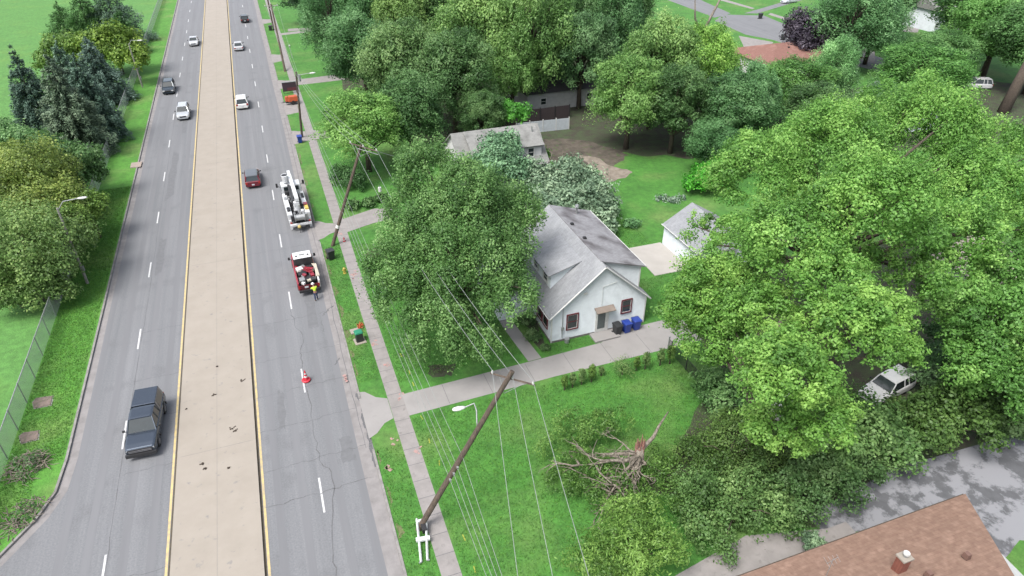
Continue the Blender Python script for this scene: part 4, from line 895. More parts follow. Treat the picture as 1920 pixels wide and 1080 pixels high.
for s in (-1, 1):
    MB().box((s*.96, -1.7, 1.0), (.16, 3.2, .75)).build('bed_side', M['red'] if s < 0 else M['white'], V, False, .03)
    w_ = MB().tube([(s*1.04, -2.0, .42), (s*.76, -2.0, .42)], .42, 16).build('wheel', M['rubber'], V); MB().tube([(s*1.045, -2.0, .42), (s*1.055, -2.0, .42)], .24, 12).build('rim', M['rim'], w_)
    w_ = MB().tube([(s*1.06, 2.4, .42), (s*.8, 2.4, .42)], .42, 16).build('wheel', M['rubber'], V); MB().tube([(s*1.065, 2.4, .42), (s*1.075, 2.4, .42)], .24, 12).build('rim', M['rim'], w_)
    MB().box((s*.9, -3.34, .95), (.16, .06, .3)).build('taillight', M['tail'], V)
    m_ = MB(); m_.tube([(s*.95, 1.7, 1.2), (s*1.2, 1.75, 1.35)], .025, 5); m_.box((s*1.24, 1.72, 1.4), (.2, .1, .28)); m_.build('mirror', M['black'], V)
MB().box((0, -1.7, .7), (1.8, 3.2, .1)).build('bed_floor', M['dark'], V); MB().box((0, -3.3, .85), (1.85, .08, .5)).build('tailgate', mat('maroon', (.1, .01, .015), .4), V)
MB().box((0, -3.45, .55), (1.95, .25, .2)).build('bumper', M['dark'], V); MB().box((-.25, -3.36, .9), (.34, .03, .17)).build('number_plate', M['plate'], V)
for (x, y, z, a, b, c, mm, rz_) in ((-.5, -.75, 1.4, .6, .6, .35, 'white', .3), (-.35, -1.5, 1.2, .8, .7, .5, 'dark', 0), (.2, -2.4, 1.1, .9, .8, .5, 'dark', .2), (.35, -1.0, 1.45, .9, .3, .25, 'red', -.5), (.5, -1.9, 1.4, .35, 1.0, .25, 'red', .1), (-.5, -2.5, 1.15, .5, .6, .5, 'galv', .1), (.1, -.5, 1.2, 1.3, .35, .6, 'dark', 0)):
    MB().box((x, y, z), (a, b, c), rz_).build('equipment_box', M[mm], V, False, .03)
m_ = MB()
for i in range(6): m_.tube([(.75+.07*i, -.2-.08*i, 1.5+.03*i), (.95+.03*i, -1.2, 1.55), (.82+.06*i, -2.6, 1.42)], .045, 6)
m_.build('hose', M['hose'], V)
m_ = MB(); [m_.tube([(-.7+.25*i, -.4, 1.5), (.3+.1*i, -2.0, 1.62)], .03, 5) for i in range(4)]; m_.build('rod', M['red'], V)
m_ = MB(); m_.tube([(.25, -2.9, 1.35), (.75, -2.9, 1.35)], .22, 12); m_.build('reel', M['dark'], V)
random.seed(14)
for i in range(22):
    MB().box((random.uniform(-.75, .75), random.uniform(-3.1, -.3), random.uniform(1.15, 1.5)), (random.uniform(.1, .35), random.uniform(.12, .5), random.uniform(.08, .25)), random.uniform(-.8, .8)).build('tool', M[random.choice(['red', 'white', 'dark', 'dark', 'galv', 'bark', 'redtrim', 'hose'])], V)

# ================================================================ STREET THINGS
def skinbody(name, verts, edges, m, parent=None, sub=1, root=0):
    me = bpy.data.meshes.new(name); me.from_pydata([v[:3] for v in verts], edges, []); o = bpy.data.objects.new(name, me); COL.objects.link(o)
    sk = o.modifiers.new('skin', 'SKIN'); sk.use_smooth_shade = True
    lay = me.skin_vertices[0] if me.skin_vertices else None
    if lay is None:
        bm = bmesh.new(); bm.from_mesh(me); bm.verts.layers.skin.verify(); bm.to_mesh(me); bm.free(); lay = me.skin_vertices[0]
    for i, v in enumerate(verts):
        r = v[3]; lay.data[i].radius = (r, r) if not hasattr(r, '__len__') else r
        lay.data[i].use_root = (i == root)
    ss = o.modifiers.new('sub', 'SUBSURF'); ss.levels = sub; ss.render_levels = sub
    me.materials.append(m)
    if parent: o.parent = parent
    return o
px_, py_ = 0.86, 56.33
# joints: pelvis 0, waist 1, chest 2, neck 3, head 4-6, shoulders, arms, hands, legs; leaning over the tailgate toward +Y
J = [(0, 0, .95, .13), (0, .05, 1.12, .125), (0, .16, 1.32, .15), (0, .24, 1.46, .06), (0, .3, 1.55, .075), (0, .34, 1.64, .095), (0, .35, 1.72, .07)]
E_ = [(0, 1), (1, 2), (2, 3), (3, 4), (4, 5), (5, 6)]
def chain(start, pts):
    p = start
    for q in pts: J.append(q); E_.append((p, len(J)-1)); p = len(J)-1
    return p
for s in (-1, 1):
    h = chain(2, [(s*.2, .17, 1.37, .062), (s*.25, .3, 1.15, .048), (s*.2, .52, 1.08, .034), (s*.19, .6, 1.08, .026)])
    for k_, (dx_, l_) in enumerate(((-.03, .075), (-.01, .09), (.01, .085), (.03, .07))):
        chain(h, [(s*.19+dx_, .64, 1.08, .011), (s*.19+dx_*1.2, .64+l_*.5, 1.07, .009), (s*.19+dx_*1.2, .64+l_*.8, 1.04, .008)])
    chain(h, [(s*.19-s*.05, .61, 1.08, .011), (s*.19-s*.065, .65, 1.06, .009)])
    f = chain(0, [(s*.1, 0, .86, .09), (s*.12, .05*s, .5, .062), (s*.13, .02+.08*s, .1, .042), (s*.13, .15+.08*s, .05, .045), (s*.13, .2+.08*s, .04, .035)])
Pm = skinbody('person', J, E_, M['skin'], None, 1); Pm.location = (px_, py_, 0); Pm.rotation_euler = (0, 0, .25)
tag(Pm, 'worker in hi vis vest and jeans leaning on the tailgate of the red truck', 'person')
vv = [(0, .02, 1.0, .15), (0, .06, 1.14, .15), (0, .16, 1.32, .175), (0, .2, 1.42, .1), (-.21, .18, 1.37, .085), (.21, .18, 1.37, .085), (-.25, .27, 1.22, .07), (.25, .27, 1.22, .07)]
skinbody('vest', vv, [(0, 1), (1, 2), (2, 3), (2, 4), (2, 5), (4, 6), (5, 7)], M['hivis'], Pm)
tv = [(0, 0, .96, .145), (-.1, 0, .85, .11), (-.12, -.05, .5, .08), (-.13, -.06, .13, .065), (.1, 0, .85, .11), (.12, .05, .5, .08), (.13, .1, .13, .065)]
skinbody('trousers', tv, [(0, 1), (1, 2), (2, 3), (0, 4), (4, 5), (5, 6)], M['denim'], Pm)
for s in (-1, 1): skinbody('boot', [(s*.13, .02+.08*s-.03, .1, .06), (s*.13, .06+.08*s, .055, .058), (s*.13, .2+.08*s, .045, .048)], [(0, 1), (1, 2)], M['black'], Pm)
hm = MB(); hm.ball((0, .345, 1.7), .13, 12, 8, (1, 1.12, .8)); hm.tube([(0, .35, 1.66), (0, .35, 1.68)], .165, 14); hm.build('hard_hat', M['white'], Pm, True)
fm = MB(); fm.ball((0, .445, 1.63), .022, 6, 4); fm.box((0, .425, 1.585), (.05, .02, .01)); [fm.ball((s*.032, .43, 1.655), .012, 6, 4) for s in (-1, 1)]; [fm.ball((s*.1, .34, 1.64), .025, 6, 4, (.4, 1, 1.3)) for s in (-1, 1)]; fm.build('face', M['skin'], Pm, True)

def cone(name, label, loc, h, r, bands, ballr=0):
    T = thing(name, label, 'traffic cone', (*loc, 0))
    MB().box((0, 0, .02), (r*2.4, r*2.4, .04)).build('base', M['black'], T)
    MB().tube([(0, 0, .04), (0, 0, h)], [r, r*.22], 14).build('cone_body', M['conered'], T)
    for a, b in bands:
        ra = r + (r*.22-r)*(a-.04)/(h-.04)+.006; rb = r + (r*.22-r)*(b-.04)/(h-.04)+.006
        MB().tube([(0, 0, a), (0, 0, b)], [ra, rb], 14).build('reflective_band', M['trim'], T)
    return T
cone('traffic_cone', 'tall red traffic cone with white bands standing on the lane line', (-1.24, 44.87), 1.05, .2, [(.42, .56), (.72, .82)])
bb = thing('sandbag_ring', 'round red weight ring at the foot of the tall cone', 'cone weight', (-1.26, 44.88, 0))
rg = MB()
rg.tube([(.26*math.cos(a), .26*math.sin(a), .1) for a in [2*PI*i/16 for i in range(17)]], .1, 8, False); rg.build('ring', M['conered'], bb, True)
cone('traffic_cone', 'small red cone on the pavement beside the leaning pole', (4.97, 66.72), .6, .17, [(.25, .35)])

def wheelie(label, loc, rz_, bm_, lid=None, h=1.05, w_=.6, grp='wheeled bins'):
    T = thing('wheelie_bin', label, 'wheeled bin', (*loc, .1), rz_, grp)
    MB().loft([[(-a, -b, z), (a, -b, z), (a, b, z), (-a, b, z)] for a, b, z in ((w_*.36, .26, .06), (w_*.42, .3, .45), (w_*.48, .36, h-.12))]).build('bin_body', M[bm_], T, False, .02)
    MB().loft([[(-a, -b, z), (a, -b, z), (a, b, z), (-a, b, z)] for a, b, z in ((w_*.53, .4, h-.12), (w_*.53, .4, h-.06), (w_*.44, .3, h))]).build('lid', M[lid or bm_], T, False, .02)
    MB().tube([(-w_*.42, .44, h-.1), (w_*.42, .44, h-.1)], .025, 6).build('handle', M['black'], T)
    for s in (-1, 1): MB().tube([(s*w_*.42, .28, .12), (s*w_*.5, .28, .12)], .13, 12).build('wheel', M['rubber'], T)
    return T
g_ = 'bins against the front wall of the white house'
wheelie('black wheeled bin next to the house door', (24.95, 41.85), .1, 'blackbin', None, 1.12, .68, g_)
wheelie('left blue wheeled bin between the black bin and another blue bin', (25.85, 41.85), .05, 'blue', None, 1.12, .68, g_)
wheelie('right hand blue wheeled bin nearest the house corner', (26.85, 41.95), 0, 'blue', None, 1.12, .7, g_)
g_ = 'bins standing out by the roads'
wheelie('black wheeled bin on the grass strip at the foot of the leaning pole', (3.15, 63.4), .25, 'blackbin', None, 1.15, .75, g_)
wheelie('blue wheeled bin at the foot of the upright pole', (3.3, 98.0), 0, 'blue', None, 1.1, .7, g_)
wheelie('dark wheeled bin near the top of the grass strip by the second driveway', (3.72, 171.69), 0, 'blackbin', None, 1.1, .8, g_)
wheelie('dark wheeled bin on the kerb of the far street, left one', (116.46, 143.88), .4, 'blackbin', None, 1.3, 1.0, g_)
wheelie('dark wheeled bin on the kerb near the purple tree', (107.8, 124.36), .4, 'blackbin', None, 1.3, 1.1, g_)
wheelie('dark blue bin beside the corner of the weathered house', (32.92, 77.86), .2, 'blackbin', None, 1.15, .9, g_)
gb = thing('cable_cabinet', 'dark utility cabinet with green lid on the grass strip', 'utility cabinet', (3.62, 48.5, GZ), .12)
MB().box((0, 0, .45), (.6, .5, .9)).build('cabinet_body', M['blackbin'], gb, False, .03); MB().box((0, .05, .98), (.72, .66, .16), 0, .8).build('lid', M['greenlid'], gb, False, .03)
MB().box((0, -.02, .03), (.95, .95, .07)).build('base', M['conc'], gb)
vb = thing('vault_cover', 'pale concrete vault cover behind the green lidded cabinet', 'vault cover', (3.45, 50.0, GZ), .1)
MB().box((0, 0, .06), (.8, .7, .12)).build('slab_lid', M['conc'], vb); MB().box((0, 0, .13), (.22, .06, .03)).build('handle', M['galv'], vb)
hy = thing('fire_hydrant', 'small yellow fire hydrant on the grass strip', 'hydrant', (4.05, 60.1, GZ))
MB().tube([(0, 0, 0), (0, 0, .08), (0, 0, .1), (0, 0, .5), (0, 0, .52), (0, 0, .6), (0, 0, .7)], [.18, .18, .12, .12, .16, .14, .04], 12).build('hydrant_body', M['hydrant'], hy)
MB().tube([(-.22, 0, .38), (.22, 0, .38)], .06, 10).build('nozzle', M['hydrant'], hy)
og = thing('wood_chipper', 'orange wheeled machine parked on the grass strip between two driveways', 'machine', (3.88, 116.15, GZ), .1)
MB().box((.1, 0, .95), (1.7, 1.2, .8), 0, .8).build('engine_cover', M['orange'], og, False, .06); MB().box((-.9, 0, 1.0), (.5, .9, .7), 0, .7).build('feed_chute', M['orange'], og)
MB().box((0, 0, .45), (2.3, .8, .15)).build('frame', M['black'], og)
for s in (-1, 1): MB().tube([(0, s*.62, .36), (0, s*.42, .36)], .36, 14).build('wheel', M['rubber'], og)
MB().tube([(-1.1, 0, .45), (-1.8, 0, .4)], .05, 6).build('tow_bar', M['black'], og)
sg_ = thing('sign_board', 'dark maroon sign board standing on the grass beside the driveway mouth', 'sign', (3.96, 122.16, GZ), .05)
MB().box((0, 0, 1.15), (2.3, .18, 1.5)).build('panel', mat('dark_maroon', (.055, .03, .045), .6), sg_); MB().box((.3, -.1, .75), (1.5, .03, .5)).build('lower_panel', mat('maroon_red', (.13, .03, .04), .6), sg_)
for s in (-1, 1): MB().box((s*1.05, 0, .6), (.1, .1, 1.2)).build('post', M['black'], sg_)
MB().box((0, 0, 1.93), (2.4, .24, .08)).build('cap', M['galv'], sg_)
# white steel frame at the bottom edge
fr = thing('drill_frame', 'white steel frame with long legs lying on the grass strip at the bottom edge', 'steel frame', (3.85, 25.2, GZ))
p = [(3.91, 28.29), (4.45, 28.09), (3.48, 25.49), (3.87, 25.5), (3.55, 26.88), (4.32, 26.76)]
p = [(a-3.85, b-25.2) for a, b in p]
MB().tube([(*p[0], .55), (*p[2], .12)], .07, 4).build('leg', M['wsteel'], fr); MB().tube([(*p[1], .55), (*p[3], .12)], .07, 4).build('leg', M['wsteel'], fr)
MB().box(((p[4][0]+p[5][0])/2, (p[4][1]+p[5][1])/2, .4), (.85, .26, .14), -.15).build('cross_plate', M['wsteel'], fr)
MB().box(((p[0][0]+p[1][0])/2, p[0][1]-.2, .5), (.75, .16, .14)).build('cross_plate', M['wsteel'], fr)
MB().box(((p[0][0]+p[1][0])/2, p[0][1]-.75, .42), (.3, .5, .35)).build('winch', M['dark'], fr)
for s in (-1, 1): MB().tube([((p[2][0]+p[3][0])/2+s*.14-.12*0, p[2][1]+.02, .12), ((p[2][0]+p[3][0])/2+s*.32, p[2][1]-.02, .1)], .05, 6).build('foot', M['galv'], fr)
for lb, pts in (('brown handhole slab on the verge, the one nearer the lane dashes', [(62, 755), (98, 745), (100, 757), (66, 768)]), ('brown handhole slab on the verge, the one nearer the brush pile', [(40, 820), (72, 810), (76, 826), (41, 834)]), ('pale storm drain inlet slab at the kerb', [(247, 308), (262, 304), (258, 316), (252, 318)])):
    pass
for lb, q in (('brown handhole slab on the verge farther from the brush pile', [(-21.27, 49.3), (-21.1, 49.75), (-19.98, 49.6), (-19.94, 48.5), (-21.02, 48.52)]), ('brown handhole slab on the verge next to the brush pile', [(-21.43, 45.6), (-21.21, 45.86), (-20.23, 45.73), (-20.13, 44.79), (-21.16, 44.72)])):
    mid = (sum(a for a, _ in q)/5, sum(b for _, b in q)/5)
    T = thing('handhole_cover', lb, 'handhole cover', (*mid, GZ), 0, 'slabs set in the grass verge')
    MB().ext([(a-mid[0], b-mid[1]) for a, b in q], .0, .07).build('slab_lid', mat('brown_slab', (.2, .15, .13), .95, col2=(.12, .1, .08), scale=3), T)
    MB().ext([((a-mid[0])*1.12, (b-mid[1])*1.12) for a, b in q], .0, .03).build('rim', M['kerb'], T)
T = thing('storm_drain', 'pale storm drain inlet slab at the left kerb', 'storm drain', (-18.04, 97.1, GZ)); MB().box((0, 0, .04), (1.3, 1.8, .1)).build('slab_lid', mat('drain_slab', (.33, .27, .23), .9), T); MB().box((.6, 0, -.02), (.12, 1.2, .1)).build('opening', M['black'], T)
# marks sprayed on the ground
mk = MB(); my = MB(); random.seed(11)
for (u, v) in ((4.89, 68.53), (4.81, 59.2), (5.14, 59.94), (5.28, 44.71), (5.46, 40.37), (4.7, 47.81), (4.08, 35.78), (5.42, 34.47), (2.99, 33.37), (1.64, 43.97)):
    for i in range(4): mk.box((u+random.uniform(-.25, .25), v+random.uniform(-.4, .4), GZ+.02), (random.uniform(.08, .3), random.uniform(.1, .3), .006), random.random())
mk.build('paint_mark', M['pinkspray'])['kind'] = 'structure'
for (u, v) in ((6.55, 45.37), (6.73, 42.96), (6.69, 41.45), (6.43, 37.52), (6.38, 35.05), (6.52, 32.75), (6.35, 23.99), (6.39, 26.34)):
    my.box((u, v, GZ+.012), (.07, .5, .008), random.uniform(-.2, .2))
my.build('paint_mark', M['yelspray'])['kind'] = 'structure'
# orange fabric scrap behind cabinet
of = thing('debris_net', 'crumpled orange netting on the pavement edge behind the cabinet', 'netting', (4.05, 50.6, GZ))
m_ = MB(); [m_.tube([(random.uniform(-.3, .3), random.uniform(-.6, .6), .05), (random.uniform(-.3, .3), random.uniform(-.6, .6), random.uniform(.05, .3))], .03, 4) for i in range(14)]; m_.build('net', M['orange'], of)
# ================================================================ TREES
def rel(cl, loc): return [(c[0]-loc[0], c[1]-loc[1], c[2], c[3]) for c in cl]
def lobe(cx, cy, cz, r, n, seed, rz=None, rc=(.3, .46), low=-.45):
    return ellclumps(cx, cy, cz, r, rz or r*.85, n, random_rng(seed), rc, low, .2)
def random_rng(seed): return np.random.default_rng(seed)
# maple in front of the white house
mc = []
mloc = (12.2, 46.6, 0)
for i, (L, n) in enumerate((((12.6, 46.4, 7.8, 6.3), 56), ((11.37, 52.24, 13, 3.03), 22), ((13.66, 47.55, 13, 3.04), 22), ((17.8, 48.39, 10, 2.7), 16), ((14.73, 40.58, 7, 2.44), 14), ((7.22, 46.54, 8, 2.96), 18), ((9.43, 41.73, 4.5, 3.31), 18), ((11.91, 39.38, 4, 1.83), 10), ((6.76, 44.25, 6, 2.29), 12), ((9.57, 51.37, 10, 2.7), 14))):
    mc += lobe(*L, int(n*(2.6 if i == 0 else 1.9)), 10+i, L[3]*(1.05 if i == 0 else .95), (.1, .2) if i == 0 else (.16, .3))
tree('maple_tree', 'tall mid green maple in front of the white house beside the pavement', 'tree', mloc, rel(mc, mloc), 165000, .175, 'maple', 1, 12, .38, k=30, tvar=.5, hollow=.35, spray=1.35)
# big bright maple on the right
bl = [(1420,340,14,120)]
bc = []
BL = [((35.81, 40.39, 14, 4.66), 20), ((41.71, 40.07, 16, 4.26), 22), ((50.66, 39.35, 16, 4.86), 24), ((35.06, 29.05, 17, 3.9), 24), ((30.46, 30.51, 14, 3.85), 20), ((30.73, 35.19, 11, 3.14), 12), ((49.13, 32.41, 14, 4.04), 20), ((30.3, 26.38, 14, 2.6), 14), ((39.54, 28.76, 14, 2.16), 10), ((61.44, 39.73, 13, 3.36), 12), ((58.01, 50.34, 14, 3.2), 10), ((33.57, 43.6, 8, 2.08), 8), ((44.15, 29.03, 13, 3.19), 18), ((52.58, 30.77, 11, 2.48), 10), ((38.48, 26.09, 12, 1.93), 9), ((36.72, 28.87, 12, 2.17), 10), ((43.21, 28.25, 11, 2.65), 10)]
for i, (L, n) in enumerate(BL): bc += lobe(*L, int(n*1.8), 40+i, None, (.16, .3))
bloc = (40.5, 36.5, 0); BRC = (1.0, 1.02, .88)
tree('maple_tree', 'very large bright yellow green maple filling the right of the yard', 'tree', bloc, rel(bc, bloc), 240000, .185, 'bright', 2, 15, .6, BRC, k=60, tvar=.5, hollow=.45)
bc = []
for i, (L, n) in enumerate((((23.93, 22.14, 12, 2.64), 18), ((28.87, 23.11, 13, 2.75), 18), ((33.06, 24.2, 12, 1.95), 10), ((26.13, 20.69, 9, 2.11), 12), ((27.26, 32.88, 9, 3.41), 16), ((26.21, 34.17, 7, 2.16), 10), ((26.21, 30.75, 7, 2.61), 12), ((27.46, 28.36, 11, 2.4), 12), ((32.49, 22.41, 11, 1.59), 8), ((25.03, 22.35, 7, 2.23), 10))):
    bc += lobe(*L, int(n*1.6), 80+i, None, (.18, .36))
bloc = (26.6, 25.8, 0)
tree('maple_tree', 'bright green maple leaning over the black wire fence, nearest the bottom banner area'.replace(', nearest the bottom banner area', ' in front of the largest maple'), 'tree', bloc, rel(bc, bloc), 110000, .18, 'bright', 3, 12, .42, (1.04, 1.03, .86), k=30, tvar=.6, hollow=.45)
bc = []
for i, (L, n) in enumerate((((43.49, 24.24, 9, 3.08), 16), ((48, 26.69, 10, 2.68), 12), ((41, 22.32, 7, 2.12), 10), ((43.12, 21.07, 6, 2.84), 12), ((41.03, 26.32, 10, 1.83), 8))):
    bc += lobe(*L, n, 120+i, None, (.28, .46))
bloc = (43.5, 24.5, 0)
tree('maple_tree', 'bright green spreading tree at the right edge above the parking lot', 'tree', bloc, rel(bc, bloc), 60000, .21, 'bright', 4, 9, .35, col=(.92, .97, .9), k=20, tvar=.6)
# darker understorey near the lot
def bushy(name, label, cat, lobes, nleaf, size, lm, seed, top, r0=.12, col=(1, 1, 1), group=None, n=10, **kw):
    cl = []
    for i, L in enumerate(lobes): cl += lobe(*L, n, seed*7+i, None, (.3, .5), -.35)
    loc = (sum(l[0] for l in lobes)/len(lobes), sum(l[1] for l in lobes)/len(lobes), 0)
    return tree(name, label, cat, loc, rel(cl, loc), nleaf, size, lm, seed, top, r0, col, group, k=8, **kw)
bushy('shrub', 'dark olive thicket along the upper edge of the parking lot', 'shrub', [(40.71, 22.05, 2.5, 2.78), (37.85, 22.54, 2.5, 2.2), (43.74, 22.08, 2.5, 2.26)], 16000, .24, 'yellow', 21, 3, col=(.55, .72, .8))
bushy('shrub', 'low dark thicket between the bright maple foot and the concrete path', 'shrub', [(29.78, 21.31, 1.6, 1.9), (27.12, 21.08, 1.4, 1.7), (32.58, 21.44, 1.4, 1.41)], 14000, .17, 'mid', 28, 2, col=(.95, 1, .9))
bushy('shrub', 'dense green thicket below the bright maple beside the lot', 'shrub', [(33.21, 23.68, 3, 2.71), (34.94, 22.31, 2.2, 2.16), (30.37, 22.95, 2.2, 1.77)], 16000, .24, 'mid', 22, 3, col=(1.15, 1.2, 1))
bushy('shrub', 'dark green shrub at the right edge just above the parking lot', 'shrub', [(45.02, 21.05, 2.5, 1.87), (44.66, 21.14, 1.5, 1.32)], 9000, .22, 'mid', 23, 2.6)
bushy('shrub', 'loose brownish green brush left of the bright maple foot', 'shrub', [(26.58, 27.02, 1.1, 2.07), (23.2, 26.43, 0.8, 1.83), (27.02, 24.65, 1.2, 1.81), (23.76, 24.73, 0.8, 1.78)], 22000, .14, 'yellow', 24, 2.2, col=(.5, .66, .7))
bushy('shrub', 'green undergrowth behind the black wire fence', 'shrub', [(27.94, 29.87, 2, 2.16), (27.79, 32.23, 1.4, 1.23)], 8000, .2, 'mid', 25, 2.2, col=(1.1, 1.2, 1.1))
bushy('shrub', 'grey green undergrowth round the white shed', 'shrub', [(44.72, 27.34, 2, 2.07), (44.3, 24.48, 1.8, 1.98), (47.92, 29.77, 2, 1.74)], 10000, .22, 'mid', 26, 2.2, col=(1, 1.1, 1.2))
# broken tree in the near yard
bt_ = (18.98, 27.21, 0)
T = thing('broken_tree', 'storm broken tree stump with red splintered top and bare pale limbs spread on the lawn', 'broken tree', bt_)
mb = MB(); mb.tube([(0, 0, 0), (.05, .1, 1.2), (0, .15, 2.4)], [.42, .34, .3], 10); mb.build('trunk', M['palebark'], T, True)
m_ = MB(); random.seed(8)
for i in range(26):
    a = random.random()*6.28; q_ = random.uniform(.2, .34); m_.tube([(.2*math.cos(a), .15+.2*math.sin(a), 1.5), (q_*math.cos(a), .15+q_*math.sin(a), 2.5+random.random()*1.0)], [.1, .015], 5)
m_.build('splintered_top', M['splinter'], T)
def limb(pts, r): 
    q = [(a-bt_[0], b-bt_[1], z) for a, b, z in pts]; return MB().tube(q, [r*(1-.75*i/(len(q)-1)) for i in range(len(q))], 7)
L_ = [([(bt_[0], bt_[1]+.1, 2.0), (18.43, 27.68, 1.8), (17.19, 28.33, 1.5), (16.14, 29.01, 1.2), (15.34, 29.94, 1.6)], .17),
      ([(bt_[0], bt_[1]+.1, 2.2), (20.21, 27.77, 2.6), (20.81, 28.19, 3.0), (21.91, 28.88, 3.4)], .17),
      ([(bt_[0], bt_[1], 1.9), (17.75, 27.47, 1.5), (16.96, 27.4, 1.1), (16.08, 26.79, .8), (14.76, 26.78, .3)], .13),
      ([(bt_[0], bt_[1], 1.8), (18.24, 26.84, 1.2), (17.68, 26.01, .5), (16.45, 25.11, .2)], .14),
      ([(bt_[0], bt_[1], 1.8), (19.54, 27.07, 1.5), (19.91, 26.18, 1.0), (21.01, 25.52, .5)], .1),
      ([(17.19, 28.33, 1.5), (16.16, 27.78, 1.0), (15.25, 27.04, .6)], .08),
      ([(18.43, 27.68, 1.8), (17.71, 28.67, 2.1), (16.25, 28.53, 2.0), (15.12, 28.58, 1.6)], .07),
      ([(17.75, 27.47, 1.5), (18.99, 27.99, 1.9), (18.41, 29.26, 2.2)], .07),
      ([(bt_[0], bt_[1], 1.9), (18.3, 25.8, 1.0), (18.14, 24.55, .4)], .1),
      ([(16.96, 27.4, 1.1), (15.95, 27.32, .9), (15.07, 28.07, .6)], .06)]
random.seed(9)
for pts, r in [(p_, r_*1.05) for p_, r_ in L_[:4]]:
    o = limb(pts, r).build('bare_limb', M['palebark'], T, True)
def crooked(mb, p, d, ln, r, lvl):
    pts = [p]; q = Vector(p); d = Vector(d).normalized(); n = 4
    for i in range(n):
        d = (d + Vector((random.gauss(0, .28), random.gauss(0, .28), random.gauss(-.05, .2)))).normalized(); q = q + d*ln/n
        if q.z < .08: q.z = .08; d.z = abs(d.z)*.3
        pts.append(q.copy())
    mb.tube(pts, [r*(1-.8*i/n) for i in range(n+1)], 5)
    if lvl:
        for i in range(1, n+1):
            for _ in range(random.choice((1, 1, 2))):
                d2 = (d + Vector((random.gauss(0, .8), random.gauss(0, .8), random.gauss(0, .3)))).normalized(); crooked(mb, pts[i], d2, ln*random.uniform(.4, .65), r*.5, lvl-1)
for k_, (az, tilt, ln, r, h0) in enumerate(((195, -.1, 4.2, .17, 1.9), (215, -.25, 4.0, .16, 1.7), (240, -.3, 3.4, .15, 1.8), (262, -.35, 3.2, .14, 1.6), (290, -.3, 2.0, .1, 1.6), (180, .05, 3.8, .14, 2.0), (160, .1, 2.4, .08, 2.1))):
    m_ = MB(); a = math.radians(az); crooked(m_, Vector((.1*math.cos(a), .1*math.sin(a), h0)), (math.cos(a), math.sin(a), tilt), ln, r, 2); m_.build('branch', M['palebark'], T, True)
def leafpart(parent, cl, n, size, lm, seed, col=(1, 1, 1), name='foliage', **kw):
    b, a, s, ti = leafcloud(cl, n, size, np.random.default_rng(seed), **kw); o = bpy.data.objects.new(name, quads_mesh(name, b, a, s, ti, LM[lm])); COL.objects.link(o); o.parent = parent; o.color = (*col, 1)
cl = []
for i, L in enumerate([(16.24, 31.46, 1.5, 1.89), (14.49, 30.23, 1.2, 1.84), (17.66, 30.94, 1.5, 1.7), (19.27, 30.81, 1.6, 1.33), (15.19, 27.35, 0.8, 2.12), (16.57, 25.45, 0.8, 2.07), (20.34, 27.27, 1, 1.45), (19.71, 24.77, 0.8, 1.74), (13.9, 27.91, 0.7, 1.42), (15.96, 28.27, 1.6, 1.21), (16.82, 26.77, 1.3, 1.2), (19.35, 25.95, 1.2, 1.2)]): cl += lobe(*L, 14, 300+i, L[3]*.4, (.14, .34))
leafpart(T, rel(cl, bt_), 20000, .13, 'yellow', 31, (.6, .85, .8), tvar=.5)
bushy('shrub', 'feathery yellow green shrub at the bottom edge beside the concrete path', 'shrub', [(12.91, 21.25, 2, 1.83), (14.92, 20.59, 2.4, 1.98), (16.54, 20.31, 2, 1.54), (13, 19.42, 2, 1.77), (16.26, 22.91, 1.6, 1.79)], 20000, .2, 'yellow', 32, 2.6, col=(.75, 1.0, .9), asp=.35)
bushy('shrub', 'low green brush on the lawn above the concrete path', 'shrub', [(21.47, 22.59, 1, 2.36), (24.07, 22.37, 1.2, 2.04), (20.36, 20.8, 0.6, 1.63), (25.16, 20.99, 0.8, 2.02)], 16000, .18, 'mid', 33, 1.2, col=(1.2, 1.2, 1))
bushy('shrub', 'small pale shrub in front of the brown shingle roof', 'shrub', [(25.88, 18.08, 0.9, 0.7)], 2500, .14, 'pale', 34, 1, col=(.8, .9, .8))
# hedge plants along the driveway
hx = [((1058, 727), 12, .9), ((1073, 722), 11, .85), ((1090, 718), 13, 1.0), ((1108, 714), 13, 1.05), ((1127, 702), 8, .5), ((1167, 700), 16, .9), ((1192, 693), 11, .9), ((1209, 690), 14, 1.1), ((1237, 684), 12, 1.1), ((1255, 682), 15, 1.2)]
hp = [(17.7, 36.71), (18.42, 36.79), (19.23, 36.83), (20.09, 36.86), (21.19, 37.29), (22.8, 36.77), (24.12, 36.86), (24.91, 36.79), (26.3, 36.79), (27.15, 36.7)]
hl = ['clipped round shrub at the left end of the row', 'narrow clipped shrub second from the left of the row', 'clipped shrub third from the left of the row', 'clipped shrub fourth from the left with a brownish top', 'tiny shrub left of the loose one in the row', 'loose unclipped shrub in the middle of the row', 'narrow clipped shrub right of the loose one', 'tall clipped shrub with a golden top', 'brownish clipped shrub second from the right end', 'largest clipped shrub at the right end by the fence']
for i, ((x, y), (q, r_, h_), lb) in enumerate(zip(hp, hx, hl)):
    r = r_*.055*(.6 if i == 5 else .36); rg_ = np.random.default_rng(500+i)
    cl = ellclumps(0, 0, h_*.85+.15, r*(1.4 if i == 5 else 1), h_*.72, 16, rg_, (.4, .6), -.9, .1)
    tree('shrub', lb + ' beside the driveway', 'shrub', (x, y, .1), cl, 1600, .085, 'mid' if i % 3 else 'yellow', 510+i, h_*.6, .05, (1.25, 1.15, 1.0) if i % 3 else (.6, .8, .7), 'row of shrubs between the driveway and the lawn', k=3, hollow=.7, spray=1.2)
